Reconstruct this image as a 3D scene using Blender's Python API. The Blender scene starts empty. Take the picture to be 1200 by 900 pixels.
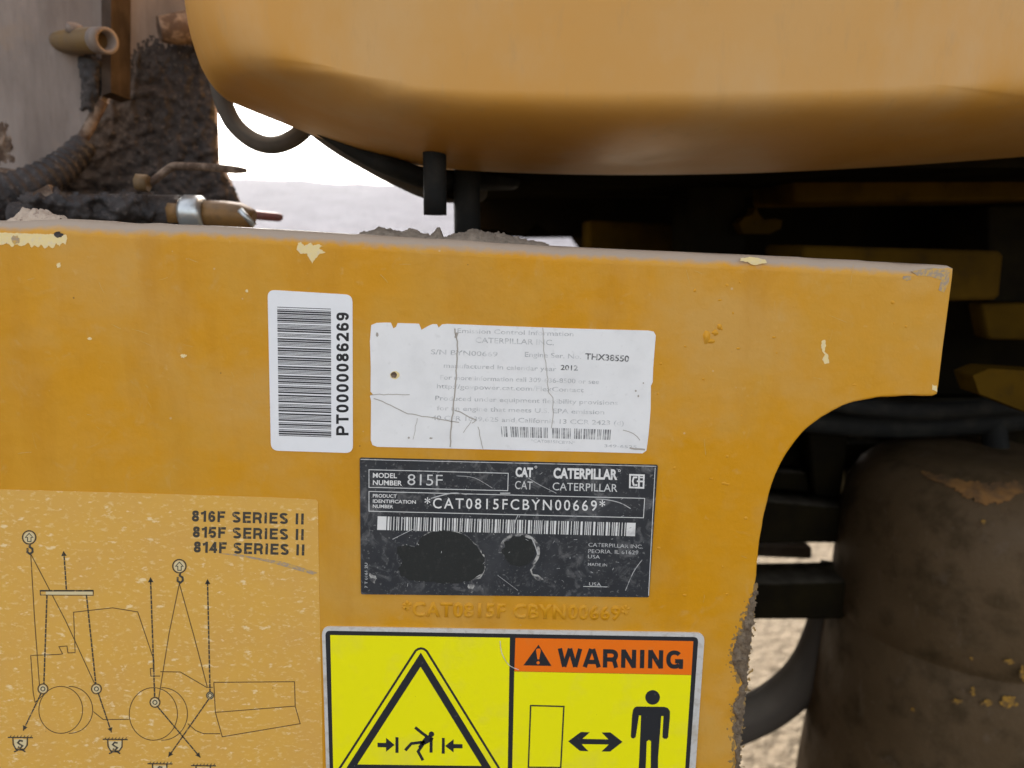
import bpy, math, random
from mathutils import Vector, Matrix, noise
random.seed(7)
R = math.radians
sc = bpy.context.scene

# ------------------------------------------------------------------ camera
FPX = 867.0                       # focal length in photo pixels (1200 x 900)
PITCH, YAW, ROLL = R(11.0), R(3.2), R(1.3)
DIST = 0.347
CEN = Vector((0.0, 0.0, 1.25))    # point of the plate in the middle of the picture
fwd = Vector((math.sin(YAW) * math.cos(PITCH), math.cos(YAW) * math.cos(PITCH), -math.sin(PITCH)))
rt0 = Vector((math.cos(YAW), -math.sin(YAW), 0))
up0 = rt0.cross(fwd)
rt = rt0 * math.cos(ROLL) + up0 * math.sin(ROLL)
up = up0 * math.cos(ROLL) - rt0 * math.sin(ROLL)
CAM = CEN - fwd * DIST
cam_d = bpy.data.cameras.new("camera")
cam_d.sensor_width = 36.0
cam_d.lens = FPX / 1200 * 36.0
cam_d.clip_start = 0.01
cam_d.clip_end = 2000
cam_d.dof.use_dof = True
cam_d.dof.focus_distance = 0.352
cam_d.dof.aperture_fstop = 8.5
cam_o = bpy.data.objects.new("camera", cam_d)
sc.collection.objects.link(cam_o)
m3 = Matrix((rt, up, -fwd)).transposed()
cam_o.matrix_world = Matrix.Translation(CAM) @ m3.to_4x4()
sc.camera = cam_o

# ------------------------------------------------------------------ sky, sun, exposure
SUN_EL, SUN_AZ = R(38), R(-25)    # azimuth from +Y (behind the machine) towards +X
world = bpy.data.worlds.new("World")
sc.world = world
world.use_nodes = True
wn = world.node_tree.nodes
bg = wn["Background"]
sky = wn.new("ShaderNodeTexSky")
sky.sky_type = 'NISHITA'
sky.sun_disc = False
sky.sun_elevation = SUN_EL
sky.sun_rotation = SUN_AZ
sky.air_density = 1.0
sky.dust_density = 4.0
sky.ozone_density = 1.0
hs = wn.new("ShaderNodeHueSaturation")
hs.inputs['Saturation'].default_value = 0.40
world.node_tree.links.new(sky.outputs[0], hs.inputs['Color'])
world.node_tree.links.new(hs.outputs[0], bg.inputs['Color'])
bg.inputs['Strength'].default_value = 0.15
sun_d = bpy.data.lights.new("sun", 'SUN')
sun_d.energy = 3.5
sun_d.angle = R(3)
sun_d.color = (1.0, 0.95, 0.88)
sun_o = bpy.data.objects.new("sun", sun_d)
sc.collection.objects.link(sun_o)
sdir = Vector((math.sin(SUN_AZ) * math.cos(SUN_EL), math.cos(SUN_AZ) * math.cos(SUN_EL), math.sin(SUN_EL)))
sun_o.location = CEN + sdir * 5
sun_o.rotation_euler = sdir.to_track_quat('Z', 'Y').to_euler()
sc.view_settings.view_transform = 'Standard'
sc.view_settings.look = 'None'
sc.view_settings.gamma = 1.0
sc.view_settings.use_curve_mapping = False
sc.view_settings.exposure = 1.78
sc.cycles.max_bounces = 8
sc.cycles.diffuse_bounces = 4
sc.cycles.glossy_bounces = 3

# ------------------------------------------------------------------ pixel -> place
def P(x, y, Y=0.0):
    """the point of the vertical plane at depth Y that the photograph shows at pixel x, y"""
    d = fwd * FPX + rt * (x - 600.0) - up * (y - 450.0)
    t = (Y - CAM.y) / d.y
    return CAM + d * t
def mpp(Y):
    """metres per photo pixel at depth Y"""
    return (Y - CAM.y) / (FPX * math.cos(PITCH))

# ------------------------------------------------------------------ materials
MATS = {}
def mat(name, col, rough=0.6, metal=0.0, layers=(), bump=None, spec=0.28, rvar=None):
    """layers: (kind, scale, lo, hi, colour, strength[, stretch]); kind noise / spots / up"""
    m = bpy.data.materials.new(name)
    m.use_nodes = True
    nt = m.node_tree
    N, L = nt.nodes, nt.links
    b = N["Principled BSDF"]
    b.inputs['Roughness'].default_value = rough
    b.inputs['Metallic'].default_value = metal
    b.inputs['Specular IOR Level'].default_value = spec
    tc = N.new("ShaderNodeTexCoord")
    def coords(st):
        if st is None:
            return tc.outputs['Object']
        mp = N.new("ShaderNodeMapping")
        mp.inputs['Scale'].default_value = st
        L.new(tc.outputs['Object'], mp.inputs['Vector'])
        return mp.outputs[0]
    cur = None
    for i, ly in enumerate(layers):
        kind, scale, lo, hi, c, stg = ly[:6]
        st = ly[6] if len(ly) > 6 else None
        if kind == 'up':
            g = N.new("ShaderNodeNewGeometry")
            s = N.new("ShaderNodeSeparateXYZ")
            L.new(g.outputs['Normal'], s.inputs[0])
            nz = N.new("ShaderNodeTexNoise")
            nz.inputs['Scale'].default_value = scale
            nz.inputs['Detail'].default_value = 4
            L.new(tc.outputs['Object'], nz.inputs['Vector'])
            ad = N.new("ShaderNodeMath"); ad.operation = 'MULTIPLY_ADD'
            L.new(nz.outputs['Fac'], ad.inputs[0]); ad.inputs[1].default_value = 0.5
            L.new(s.outputs['Z'], ad.inputs[2])
            src = ad.outputs[0]
        elif kind == 'spots':
            v = N.new("ShaderNodeTexVoronoi")
            v.inputs['Scale'].default_value = scale
            L.new(coords(st), v.inputs['Vector'])
            # only some cells carry a spot, each of its own size
            wn_ = N.new("ShaderNodeSeparateColor")
            L.new(v.outputs['Color'], wn_.inputs[0])
            pw = N.new("ShaderNodeMath"); pw.operation = 'POWER'
            L.new(wn_.outputs[0], pw.inputs[0]); pw.inputs[1].default_value = 6.0
            sb = N.new("ShaderNodeMath"); sb.operation = 'MULTIPLY_ADD'
            L.new(pw.outputs[0], sb.inputs[0]); sb.inputs[1].default_value = 0.32; 
            ng = N.new("ShaderNodeMath"); ng.operation = 'MULTIPLY'
            L.new(v.outputs['Distance'], ng.inputs[0]); ng.inputs[1].default_value = -1.0
            L.new(ng.outputs[0], sb.inputs[2])
            src = sb.outputs[0]
        else:
            nz = N.new("ShaderNodeTexNoise")
            nz.inputs['Scale'].default_value = scale
            nz.inputs['Detail'].default_value = 6
            nz.inputs['Roughness'].default_value = 0.6
            if kind == 'noise2':
                nz.inputs['Distortion'].default_value = 1.5
            L.new(coords(st), nz.inputs['Vector'])
            src = nz.outputs['Fac']
        mr = N.new("ShaderNodeMapRange")
        mr.clamp = True
        mr.inputs['From Min'].default_value = lo
        mr.inputs['From Max'].default_value = hi
        mr.inputs['To Min'].default_value = 0
        mr.inputs['To Max'].default_value = stg
        L.new(src, mr.inputs['Value'])
        mx = N.new("ShaderNodeMix"); mx.data_type = 'RGBA'
        L.new(mr.outputs[0], mx.inputs['Factor'])
        if cur is None:
            mx.inputs['A'].default_value = (*col, 1)
        else:
            L.new(cur, mx.inputs['A'])
        mx.inputs['B'].default_value = (*c, 1)
        cur = mx.outputs['Result']
    if cur is None:
        b.inputs['Base Color'].default_value = (*col, 1)
    else:
        L.new(cur, b.inputs['Base Color'])
    if rvar:
        nz = N.new("ShaderNodeTexNoise"); nz.inputs['Scale'].default_value = rvar[0]
        nz.inputs['Detail'].default_value = 5
        L.new(tc.outputs['Object'], nz.inputs['Vector'])
        mr = N.new("ShaderNodeMapRange")
        mr.inputs['From Min'].default_value = 0.3; mr.inputs['From Max'].default_value = 0.7
        mr.inputs['To Min'].default_value = rvar[1]; mr.inputs['To Max'].default_value = rvar[2]
        L.new(nz.outputs['Fac'], mr.inputs['Value']); L.new(mr.outputs[0], b.inputs['Roughness'])
    if bump:
        prev = None
        for bs in (bump if isinstance(bump[0], tuple) else (bump,)):
            nz = N.new("ShaderNodeTexNoise")
            nz.inputs['Scale'].default_value = bs[0]
            nz.inputs['Detail'].default_value = 4
            L.new(coords(bs[3] if len(bs) > 3 else None), nz.inputs['Vector'])
            bp = N.new("ShaderNodeBump")
            bp.inputs['Strength'].default_value = bs[1]
            bp.inputs['Distance'].default_value = bs[2]
            L.new(nz.outputs['Fac'], bp.inputs['Height'])
            if prev: L.new(prev, bp.inputs['Normal'])
            prev = bp.outputs[0]
        L.new(prev, b.inputs['Normal'])
    MATS[name] = m
    return m

DUST = (0.50, 0.42, 0.33)
mat('plate_paint', (0.60, 0.268, 0.002), 0.45, 0, [
    ('noise', 6, 0.42, 0.62, (0.58, 0.285, 0.024), 0.9),
    ('noise', 13, 0.50, 0.68, (0.55, 0.34, 0.11), 0.5),
    ('noise', 26, 0.50, 0.66, (0.47, 0.20, 0.003), 0.4, (1.4, 1, 0.3)),
    ('noise', 22, 0.5, 0.75, (0.54, 0.31, 0.055), 0.5),
    ('noise2', 60, 0.6, 0.8, (0.55, 0.36, 0.14), 0.35),
    ('noise', 160, 0.66, 0.78, (0.62, 0.42, 0.16), 0.35),
    ('spots', 170, 0.16, 0.24, (0.60, 0.46, 0.26), 0.6),
    ('spots', 240, 0.20, 0.27, (0.13, 0.07, 0.03), 0.8),
    ('up', 260, 0.45, 0.85, (0.34, 0.275, 0.215), 0.93)],
    bump=((700, 0.10, 0.0006), (90, 0.18, 0.003)), rvar=(60, 0.36, 0.6))
mat('lump_paint', (0.60, 0.268, 0.002), 0.45, 0, [
    ('noise', 6, 0.42, 0.62, (0.58, 0.285, 0.024), 0.9),
    ('noise', 13, 0.50, 0.68, (0.55, 0.34, 0.11), 0.5),
    ('noise', 26, 0.50, 0.66, (0.47, 0.20, 0.003), 0.4, (1.4, 1, 0.3)),
    ('noise', 22, 0.5, 0.75, (0.54, 0.31, 0.055), 0.5),
    ('noise2', 60, 0.6, 0.8, (0.55, 0.36, 0.14), 0.35),
    ('noise', 160, 0.66, 0.78, (0.62, 0.42, 0.16), 0.35),
    ('spots', 170, 0.16, 0.24, (0.60, 0.46, 0.26), 0.6),
    ('spots', 240, 0.20, 0.27, (0.13, 0.07, 0.03), 0.8)],
    bump=((700, 0.10, 0.0006), (90, 0.18, 0.003)), rvar=(60, 0.36, 0.6))
mat('tank_paint', (0.55, 0.27, 0.05), 0.42, 0, [
    ('noise', 5, 0.40, 0.62, (0.55, 0.31, 0.10), 0.8),
    ('noise', 16, 0.48, 0.7, (0.55, 0.36, 0.17), 0.5, (1, 1, 0.5)),
    ('noise', 70, 0.58, 0.74, (0.42, 0.25, 0.09), 0.35, (2, 2, 0.6)),
    ('spots', 260, 0.25, 0.30, (0.62, 0.48, 0.30), 0.7),
    ('spots', 150, 0.22, 0.28, (0.16, 0.09, 0.04), 0.7)],
    bump=((350, 0.05, 0.0008), (14, 0.10, 0.008)), rvar=(20, 0.36, 0.55))
mat('cream_primer', (0.78, 0.62, 0.30), 0.7, 0, [('noise', 500, 0.5, 0.7, (0.70, 0.58, 0.40), 0.7), ('spots', 500, 0.16, 0.22, (0.2, 0.17, 0.15), 0.8)], bump=(900, 0.3, 0.0004))
mat('white_label', (0.80, 0.80, 0.80), 0.4, 0, [('noise', 90, 0.5, 0.8, (0.70, 0.70, 0.69), 0.5), ('spots', 300, 0.24, 0.29, (0.25, 0.24, 0.22), 0.7)], bump=(400, 0.04, 0.0003))
mat('old_label', (0.80, 0.79, 0.77), 0.5, 0, [('noise', 60, 0.45, 0.75, (0.68, 0.67, 0.65), 0.6), ('noise', 300, 0.6, 0.72, (0.60, 0.58, 0.55), 0.35), ('spots', 280, 0.23, 0.28, (0.22, 0.18, 0.13), 0.7)], bump=((160, 0.12, 0.0005),))
mat('label_edge', (0.66, 0.60, 0.48), 0.6)
mat('black_print', (0.020, 0.021, 0.024), 0.45, 0, [('noise', 420, 0.62, 0.75, (0.12, 0.12, 0.12), 0.5)])
mat('label_barcode_ink', (0.03, 0.03, 0.033), 0.5)
mat('faded_print', (0.36, 0.36, 0.36), 0.6, 0, [('noise', 130, 0.42, 0.62, (0.72, 0.71, 0.69), 0.95), ('noise', 900, 0.45, 0.6, (0.70, 0.70, 0.68), 0.55)])
mat('worn_print', (0.09, 0.09, 0.09), 0.6, 0, [('noise', 500, 0.48, 0.62, (0.60, 0.59, 0.57), 0.85)])
mat('faded_bars', (0.20, 0.20, 0.20), 0.6, 0, [('noise', 300, 0.45, 0.65, (0.62, 0.61, 0.59), 0.85)])
mat('crack', (0.40, 0.36, 0.31), 0.8)
mat('decal_film', (0.68, 0.385, 0.075), 0.38, 0, [
    ('noise', 40, 0.4, 0.7, (0.64, 0.36, 0.09), 0.7),
    ('noise', 480, 0.55, 0.66, (0.80, 0.58, 0.25), 0.55, (0.6, 1, 1)),
    ('noise', 260, 0.60, 0.67, (0.86, 0.68, 0.38), 0.75, (0.55, 1, 1.1)),
    ('spots', 330, 0.18, 0.24, (0.18, 0.10, 0.04), 0.7)],
    bump=((330, 0.22, 0.0005, (0.6, 1, 1)),))
mat('decal_ink', (0.055, 0.05, 0.04), 0.5, 0, [('noise', 420, 0.58, 0.68, (0.45, 0.30, 0.12), 0.8)])
mat('decal_thin_ink', (0.10, 0.065, 0.03), 0.55, 0, [('noise', 320, 0.60, 0.72, (0.5, 0.33, 0.12), 0.6)])
mat('decal_pale', (0.66, 0.54, 0.30), 0.5)
mat('scuff_grey', (0.36, 0.28, 0.20), 0.8, 0, [('noise', 500, 0.45, 0.6, (0.60, 0.36, 0.08), 0.9)])
mat('dust_smudge', (0.56, 0.36, 0.12), 0.8, 0, [('noise', 500, 0.45, 0.6, (0.60, 0.34, 0.05), 0.9)])
mat('sign_yellow', (0.86, 0.80, 0.004), 0.36, 0, [('noise', 26, 0.52, 0.70, (0.72, 0.64, 0.06), 0.6), ('noise', 130, 0.55, 0.8, (0.80, 0.72, 0.02), 0.6), ('spots', 350, 0.20, 0.26, (0.30, 0.26, 0.03), 0.6), ('noise', 340, 0.7, 0.78, (0.50, 0.42, 0.06), 0.7)], bump=(300, 0.05, 0.0003))
mat('sign_orange', (0.85, 0.17, 0.008), 0.36, 0, [('noise', 340, 0.62, 0.74, (0.55, 0.20, 0.06), 0.6), ('noise', 140, 0.55, 0.8, (0.75, 0.20, 0.03), 0.6)], bump=(300, 0.05, 0.0003))
mat('sign_black', (0.022, 0.024, 0.028), 0.36, 0, [('noise', 300, 0.64, 0.74, (0.12, 0.12, 0.13), 0.6), ('spots', 420, 0.22, 0.27, (0.45, 0.43, 0.4), 0.7)])
mat('sign_foil', (0.72, 0.72, 0.70), 0.38, 0.35, [('noise', 220, 0.5, 0.7, (0.42, 0.36, 0.28), 0.55), ('noise', 60, 0.55, 0.7, (0.50, 0.42, 0.28), 0.5)])
mat('plate_black', (0.028, 0.031, 0.036), 0.45, 0.0, [
    ('noise', 40, 0.5, 0.75, (0.060, 0.062, 0.066), 0.8),
    ('noise2', 110, 0.53, 0.70, (0.15, 0.15, 0.15), 0.7),
    ('noise', 700, 0.60, 0.72, (0.28, 0.28, 0.27), 0.6),
    ('spots', 520, 0.20, 0.26, (0.6, 0.58, 0.54), 0.8)], bump=(500, 0.12, 0.0004), rvar=(90, 0.3, 0.6))
mat('plate_silver', (0.62, 0.62, 0.60), 0.45, 0.0, [('noise', 260, 0.58, 0.70, (0.20, 0.20, 0.20), 0.85)])
mat('plate_white', (0.74, 0.73, 0.70), 0.5, 0.0, [('noise', 420, 0.60, 0.72, (0.22, 0.22, 0.22), 0.8), ('noise', 90, 0.58, 0.72, (0.42, 0.41, 0.40), 0.6)])
mat('plate_thin', (0.50, 0.50, 0.49), 0.5, 0.0, [('noise', 300, 0.52, 0.66, (0.10, 0.10, 0.11), 0.9)])
mat('worn_black', (0.020, 0.022, 0.021), 0.6, 0, [('noise', 300, 0.55, 0.75, (0.042, 0.042, 0.040), 0.8), ('noise', 800, 0.64, 0.74, (0.14, 0.135, 0.13), 0.5)], bump=(500, 0.3, 0.0006))
mat('worn_edge', (0.42, 0.41, 0.38), 0.6, 0, [('noise', 260, 0.42, 0.56, (0.05, 0.05, 0.055), 0.95)])
mat('grease', (0.026, 0.021, 0.019), 0.55, 0, [('noise', 60, 0.4, 0.7, (0.058, 0.046, 0.040), 0.9), ('noise', 260, 0.56, 0.7, (0.15, 0.12, 0.10), 0.6)], bump=((220, 0.6, 0.003), (900, 0.3, 0.001)), rvar=(90, 0.4, 0.8))
mat('grease_dust', (0.14, 0.10, 0.065), 0.85, 0, [('noise', 200, 0.4, 0.7, (0.25, 0.19, 0.125), 0.9), ('noise', 700, 0.5, 0.7, (0.06, 0.045, 0.035), 0.8)], spec=0.12, bump=((800, 0.7, 0.001),))
mat('grease_film', (0.30, 0.185, 0.06), 0.7, 0, [('noise', 260, 0.42, 0.62, (0.17, 0.115, 0.06), 0.9)], bump=(600, .4, .0006))
mat('dusty_panel', (0.26, 0.21, 0.175), 0.75, 0, [
    ('noise', 14, 0.4, 0.7, (0.32, 0.265, 0.23), 0.8, (3, 3, 0.5)),
    ('noise', 9, 0.46, 0.66, (0.12, 0.092, 0.076), 0.75, (1.6, 1.6, 0.5)),
    ('noise', 16, 0.48, 0.70, (0.17, 0.135, 0.115), 0.6, (4, 4, 0.16)),
    ('noise', 70, 0.56, 0.74, (0.16, 0.12, 0.10), 0.4, (3, 3, 0.4)),
    ('noise', 20, 0.55, 0.75, (0.30, 0.20, 0.12), 0.6)], spec=0.12, bump=((150, 0.15, 0.002),))
mat('stain', (0.10, 0.065, 0.045), 0.8, 0, [('noise', 120, 0.45, 0.65, (0.3, 0.22, 0.16), 0.8)], spec=0.12, bump=(300, 0.4, 0.002))
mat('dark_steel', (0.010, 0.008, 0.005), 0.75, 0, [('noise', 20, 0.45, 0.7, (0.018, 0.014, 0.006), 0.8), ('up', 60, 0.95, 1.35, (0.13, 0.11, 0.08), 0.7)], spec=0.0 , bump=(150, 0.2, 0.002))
mat('slot_shade', (0.05, 0.036, 0.027), 0.8, 0, [('noise', 40, 0.4, 0.7, (0.10, 0.075, 0.058), 0.8)], spec=.12, bump=(150, .3, .002))  # dark brown standing for the shade inside the slot between the panels
mat('hose_brown', (0.085, 0.070, 0.055), 0.75, 0, [('noise', 30, 0.4, 0.7, (0.075, 0.062, 0.05), 0.8), ('up', 40, 0.55, 1.3, (0.20, 0.165, 0.125), 0.8)], spec=.12, bump=(200, 0.2, 0.001))
mat('black_rubber', (0.018, 0.018, 0.017), 0.55, 0, [('noise', 40, 0.5, 0.75, (0.04, 0.037, 0.03), 0.8)], spec=0.05, bump=(300, 0.15, 0.001))
mat('dusty_rubber', (0.085, 0.072, 0.058), 0.7, 0, [('noise', 30, 0.4, 0.7, (0.15, 0.125, 0.10), 0.8), ('up', 40, 0.35, 1.0, (0.32, 0.27, 0.21), 0.9)], spec=0.12, bump=(200, 0.2, 0.001))
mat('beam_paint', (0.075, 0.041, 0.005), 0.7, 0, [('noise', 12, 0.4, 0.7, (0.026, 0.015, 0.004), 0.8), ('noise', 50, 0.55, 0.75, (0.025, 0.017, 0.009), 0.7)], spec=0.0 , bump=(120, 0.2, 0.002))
mat('rusty_drum', (0.085, 0.054, 0.026), 0.6, 0, [
    ('noise', 9, 0.4, 0.68, (0.115, 0.075, 0.039), 0.9),
    ('noise', 30, 0.5, 0.7, (0.040, 0.026, 0.011), 0.8),
    ('noise', 60, 0.60, 0.74, (0.13, 0.095, 0.065), 0.6, (1, 1, 0.6)),
    ('noise', 160, 0.64, 0.76, (0.15, 0.115, 0.085), 0.5),
    ], spec=0.12, bump=((60, 0.25, 0.004), (260, 0.35, 0.0015)), rvar=(30, 0.45, 0.75))
mat('rust_orange', (0.24, 0.115, 0.033), 0.8, 0, [('noise', 40, 0.45, 0.65, (0.07, 0.045, 0.025), 0.9), ('noise', 200, 0.55, 0.7, (0.17, 0.09, 0.035), 0.7)], bump=(200, 0.3, 0.001))
mat('flake_yellow', (0.36, 0.19, 0.022), 0.7, 0, [('noise', 300, 0.42, 0.62, (0.10, 0.06, 0.025), 0.9)])
mat('brass', (0.24, 0.125, 0.04), 0.5, 0.15, [('noise', 120, 0.45, 0.7, (0.13, 0.075, 0.035), 0.8), ('up', 80, 0.6, 1.2, (0.30, 0.23, 0.165), 0.6)], bump=(260, 0.25, 0.001))
mat('zinc', (0.55, 0.56, 0.54), 0.32, 0.7, [('noise', 90, 0.5, 0.7, (0.30, 0.28, 0.22), 0.8)])
mat('fitting_paint', (0.17, 0.10, 0.033), 0.6, 0, [('noise', 60, 0.4, 0.7, (0.14, 0.092, 0.05), 0.9), ('up', 60, 0.9, 1.4, (0.42, 0.33, 0.25), 0.6)])
mat('red_handle', (0.20, 0.045, 0.035), 0.55, 0, [('noise', 90, 0.4, 0.7, (0.16, 0.09, 0.07), 0.8)])
mat('dirt', (0.17, 0.135, 0.10), 0.95, 0, [('noise', 120, 0.4, 0.7, (0.27, 0.215, 0.16), 0.9), ('noise', 600, 0.5, 0.7, (0.10, 0.08, 0.06), 0.7)], spec=0.12, bump=((500, 0.6, 0.001),))
mat('pale_dirt', (0.47, 0.37, 0.28), 0.95, 0, [('noise', 200, 0.4, 0.7, (0.36, 0.27, 0.20), 0.9), ('noise', 700, 0.55, 0.7, (0.18, 0.12, 0.09), 0.8)], spec=0.12, bump=((600, 0.6, 0.001),))
mat('ground', (0.125, 0.097, 0.066), 0.95, 0, [('noise', 3, 0.4, 0.65, (0.155, 0.125, 0.088), 0.9), ('noise', 22, 0.45, 0.62, (0.085, 0.064, 0.042), 0.8), ('noise', 90, 0.5, 0.65, (0.19, 0.155, 0.112), 0.8)], spec=0.12, bump=((30, 0.8, 0.03),))
mat('hill', (0.115, 0.11, 0.123), 0.95, 0, [('noise', 0.35, 0.42, 0.6, (0.085, 0.081, 0.091), 0.9), ('noise', 1.5, 0.45, 0.65, (0.14, 0.136, 0.147), 0.6)], spec=0.12, bump=((2.0, 0.6, 0.5),))

# ------------------------------------------------------------------ mesh helpers
ORIG = {}
def mk(name, verts, faces, material, parent=None, smooth=False, origin=None, kind=None, label=None):
    """one mesh object from points given in world coordinates"""
    verts = [Vector(v) for v in verts]
    if origin is None:
        lo = Vector([min(v[i] for v in verts) for i in range(3)])
        hi = Vector([max(v[i] for v in verts) for i in range(3)])
        origin = (lo + hi) / 2
    me = bpy.data.meshes.new(name)
    me.from_pydata([v - origin for v in verts], [], faces)
    me.validate()
    if smooth is True:
        for p in me.polygons: p.use_smooth = True
    elif callable(smooth):
        for p in me.polygons: p.use_smooth = smooth(p)
    me.materials.append(MATS[material])
    o = bpy.data.objects.new(name, me)
    sc.collection.objects.link(o)
    if parent is not None:
        o.parent = parent
        o.location = origin - ORIG[parent.name]
    else:
        o.location = origin
    ORIG[o.name] = origin.copy()
    if kind: o['kind'] = kind
    if label: o['label'] = label
    return o
def tag(o, label, cat, group=None):
    o['label'] = label; o['category'] = cat
    if group: o['group'] = group
    return o
def empty(name, loc):
    o = bpy.data.objects.new(name, None)
    sc.collection.objects.link(o)
    o.location = loc
    o.empty_display_size = 0.02
    ORIG[o.name] = Vector(loc)
    return o
def fbm(p, s=1.0, oct=4):
    v, a = 0.0, 0.5
    q = Vector(p) * s
    for _ in range(oct):
        v += a * noise.noise(q); q = q * 2.03 + Vector((3.1, 1.7, 5.2)); a *= 0.5
    return v

class Flat:
    """flat print: polygons in photo pixels laid on the plane at depth Y, joined to one mesh"""
    def __init__(s, Y): s.Y = Y; s.v = []; s.f = []
    def poly(s, pts):
        n = len(s.v)
        # keep the winding so that the face looks towards the camera
        a = sum(pts[i][0] * pts[(i + 1) % len(pts)][1] - pts[(i + 1) % len(pts)][0] * pts[i][1] for i in range(len(pts)))
        if a > 0: pts = pts[::-1]
        s.v += [P(x, y, s.Y) for x, y in pts]
        s.f.append(tuple(range(n, n + len(pts))))
        return s
    def line(s, pts, w, closed=False):
        pts = [Vector((p[0], p[1])) for p in pts]
        if closed: pts = pts + [pts[0]]
        n = len(pts)
        Ls, Rs = [], []
        for i in range(n):
            if closed and i in (0, n - 1):
                d0 = (pts[-1] - pts[-2]).normalized(); d1 = (pts[1] - pts[0]).normalized()
            else:
                d0 = (pts[i] - pts[i - 1]).normalized() if i > 0 else (pts[1] - pts[0]).normalized()
                d1 = (pts[i + 1] - pts[i]).normalized() if i < n - 1 else d0
            t = (d0 + d1)
            t = t.normalized() if t.length > 1e-6 else d1
            nn = Vector((-t.y, t.x))
            k = max(0.5, abs(nn.dot(Vector((-d1.y, d1.x)))))
            Ls.append(pts[i] + nn * (w / 2 / k)); Rs.append(pts[i] - nn * (w / 2 / k))
        b = len(s.v)
        s.v += [P(p.x, p.y, s.Y) for p in Ls] + [P(p.x, p.y, s.Y) for p in Rs]
        for i in range(n - 1):
            s.f.append((b + i, b + i + 1, b + n + i + 1, b + n + i))
        return s
    def ring(s, cx, cy, r, w, n=28, sx=1.0, sy=1.0):
        return s.line([(cx + sx * r * math.cos(2 * math.pi * i / n), cy + sy * r * math.sin(2 * math.pi * i / n)) for i in range(n)], w, True)
    def disc(s, cx, cy, r, n=24, sx=1.0):
        return s.poly([(cx + sx * r * math.cos(2 * math.pi * i / n), cy + r * math.sin(2 * math.pi * i / n)) for i in range(n)])
    def dash(s, a, b, w, on=4.0, off=1.2):
        a, b = Vector(a), Vector(b); L = (b - a).length; d = (b - a) / L; t = 0
        while t < L:
            e = min(L, t + on); s.line([a + d * t, a + d * e], w); t = e + off
        return s
    def arrow(s, tip, frm, size):
        tip, frm = Vector(tip), Vector(frm)
        d = (tip - frm).normalized(); q = Vector((-d.y, d.x)); b = tip - d * size
        return s.poly([tip, b + q * size * .55, b - q * size * .55])
    def build(s, name, material, parent, **k):
        return mk(name, s.v, s.f, material, parent, **k)

def slab(name, pts, Y0, Y1, material, parent=None, side=None, **k):
    """flat sheet with thickness: outline in pixels, front at Y0 (nearer), back at Y1"""
    a = sum(pts[i][0] * pts[(i + 1) % len(pts)][1] - pts[(i + 1) % len(pts)][0] * pts[i][1] for i in range(len(pts)))
    if a > 0: pts = pts[::-1]
    n = len(pts)
    fr = [P(x, y, Y0) for x, y in pts]
    bk = [Vector((p.x, Y1, p.z)) for p in fr]
    faces = [tuple(range(n)), tuple(range(2 * n - 1, n - 1, -1))]
    faces += [(i, n + i, n + (i + 1) % n, (i + 1) % n) for i in range(n)]
    return mk(name, fr + bk, faces, material, parent, **k)

def rquad(c, r, n=6):
    """four corners (clockwise from top left) with rounded corners"""
    out = []
    c = [Vector(p) for p in c]
    for i in range(4):
        p, a, b = c[i], c[i - 1], c[(i + 1) % 4]
        da, db = (a - p).normalized(), (b - p).normalized()
        for k in range(n + 1):
            t = k / n
            # quadratic curve from p+da*r to p+db*r through p
            q = (p + da * r) * (1 - t) ** 2 + p * 2 * t * (1 - t) + (p + db * r) * t * t
            out.append((q.x, q.y))
    return out

_tc = {}
def text_shape(s, bold=0.0, spacing=1.0):
    key = (s, bold, spacing)
    if key in _tc: return _tc[key]
    cu = bpy.data.curves.new("t", 'FONT')
    cu.body = s; cu.size = 1.0; cu.offset = bold; cu.space_character = spacing
    cu.resolution_u = 3
    o = bpy.data.objects.new("t", cu)
    sc.collection.objects.link(o)
    dg = bpy.context.evaluated_depsgraph_get()
    me = o.evaluated_get(dg).to_mesh()
    vs = [(v.co.x, v.co.y) for v in me.vertices]
    fs = [tuple(p.vertices) for p in me.polygons]
    o.evaluated_get(dg).to_mesh_clear()
    bpy.data.objects.remove(o); bpy.data.curves.remove(cu)
    _tc[key] = (vs, fs)
    return vs, fs
def text(fl, s, p0, p1, h, bold=0.0, spacing=1.0, slant=0.0):
    """write s on the flat print fl: baseline from p0 to p1, cap height h, all in pixels"""
    vs, fs = text_shape(s, bold, spacing)
    x0 = min(v[0] for v in vs); x1 = max(v[0] for v in vs)
    caph = 0.727 + bold
    p0, p1 = Vector(p0), Vector(p1)
    d = p1 - p0
    n = Vector((d.y, -d.x)).normalized()
    b = len(fl.v)
    for x, y in vs:
        q = p0 + d * ((x - x0) / (x1 - x0)) + n * (y / caph * h)
        fl.v.append(P(q.x, q.y, fl.Y))
    for f in fs:
        # towards the camera
        a, b1, c = (fl.v[b + f[i]] for i in range(3))
        nn = (b1 - a).cross(c - a)
        fl.f.append(tuple(b + i for i in (f if nn.y < 0 else f[::-1])))

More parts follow.
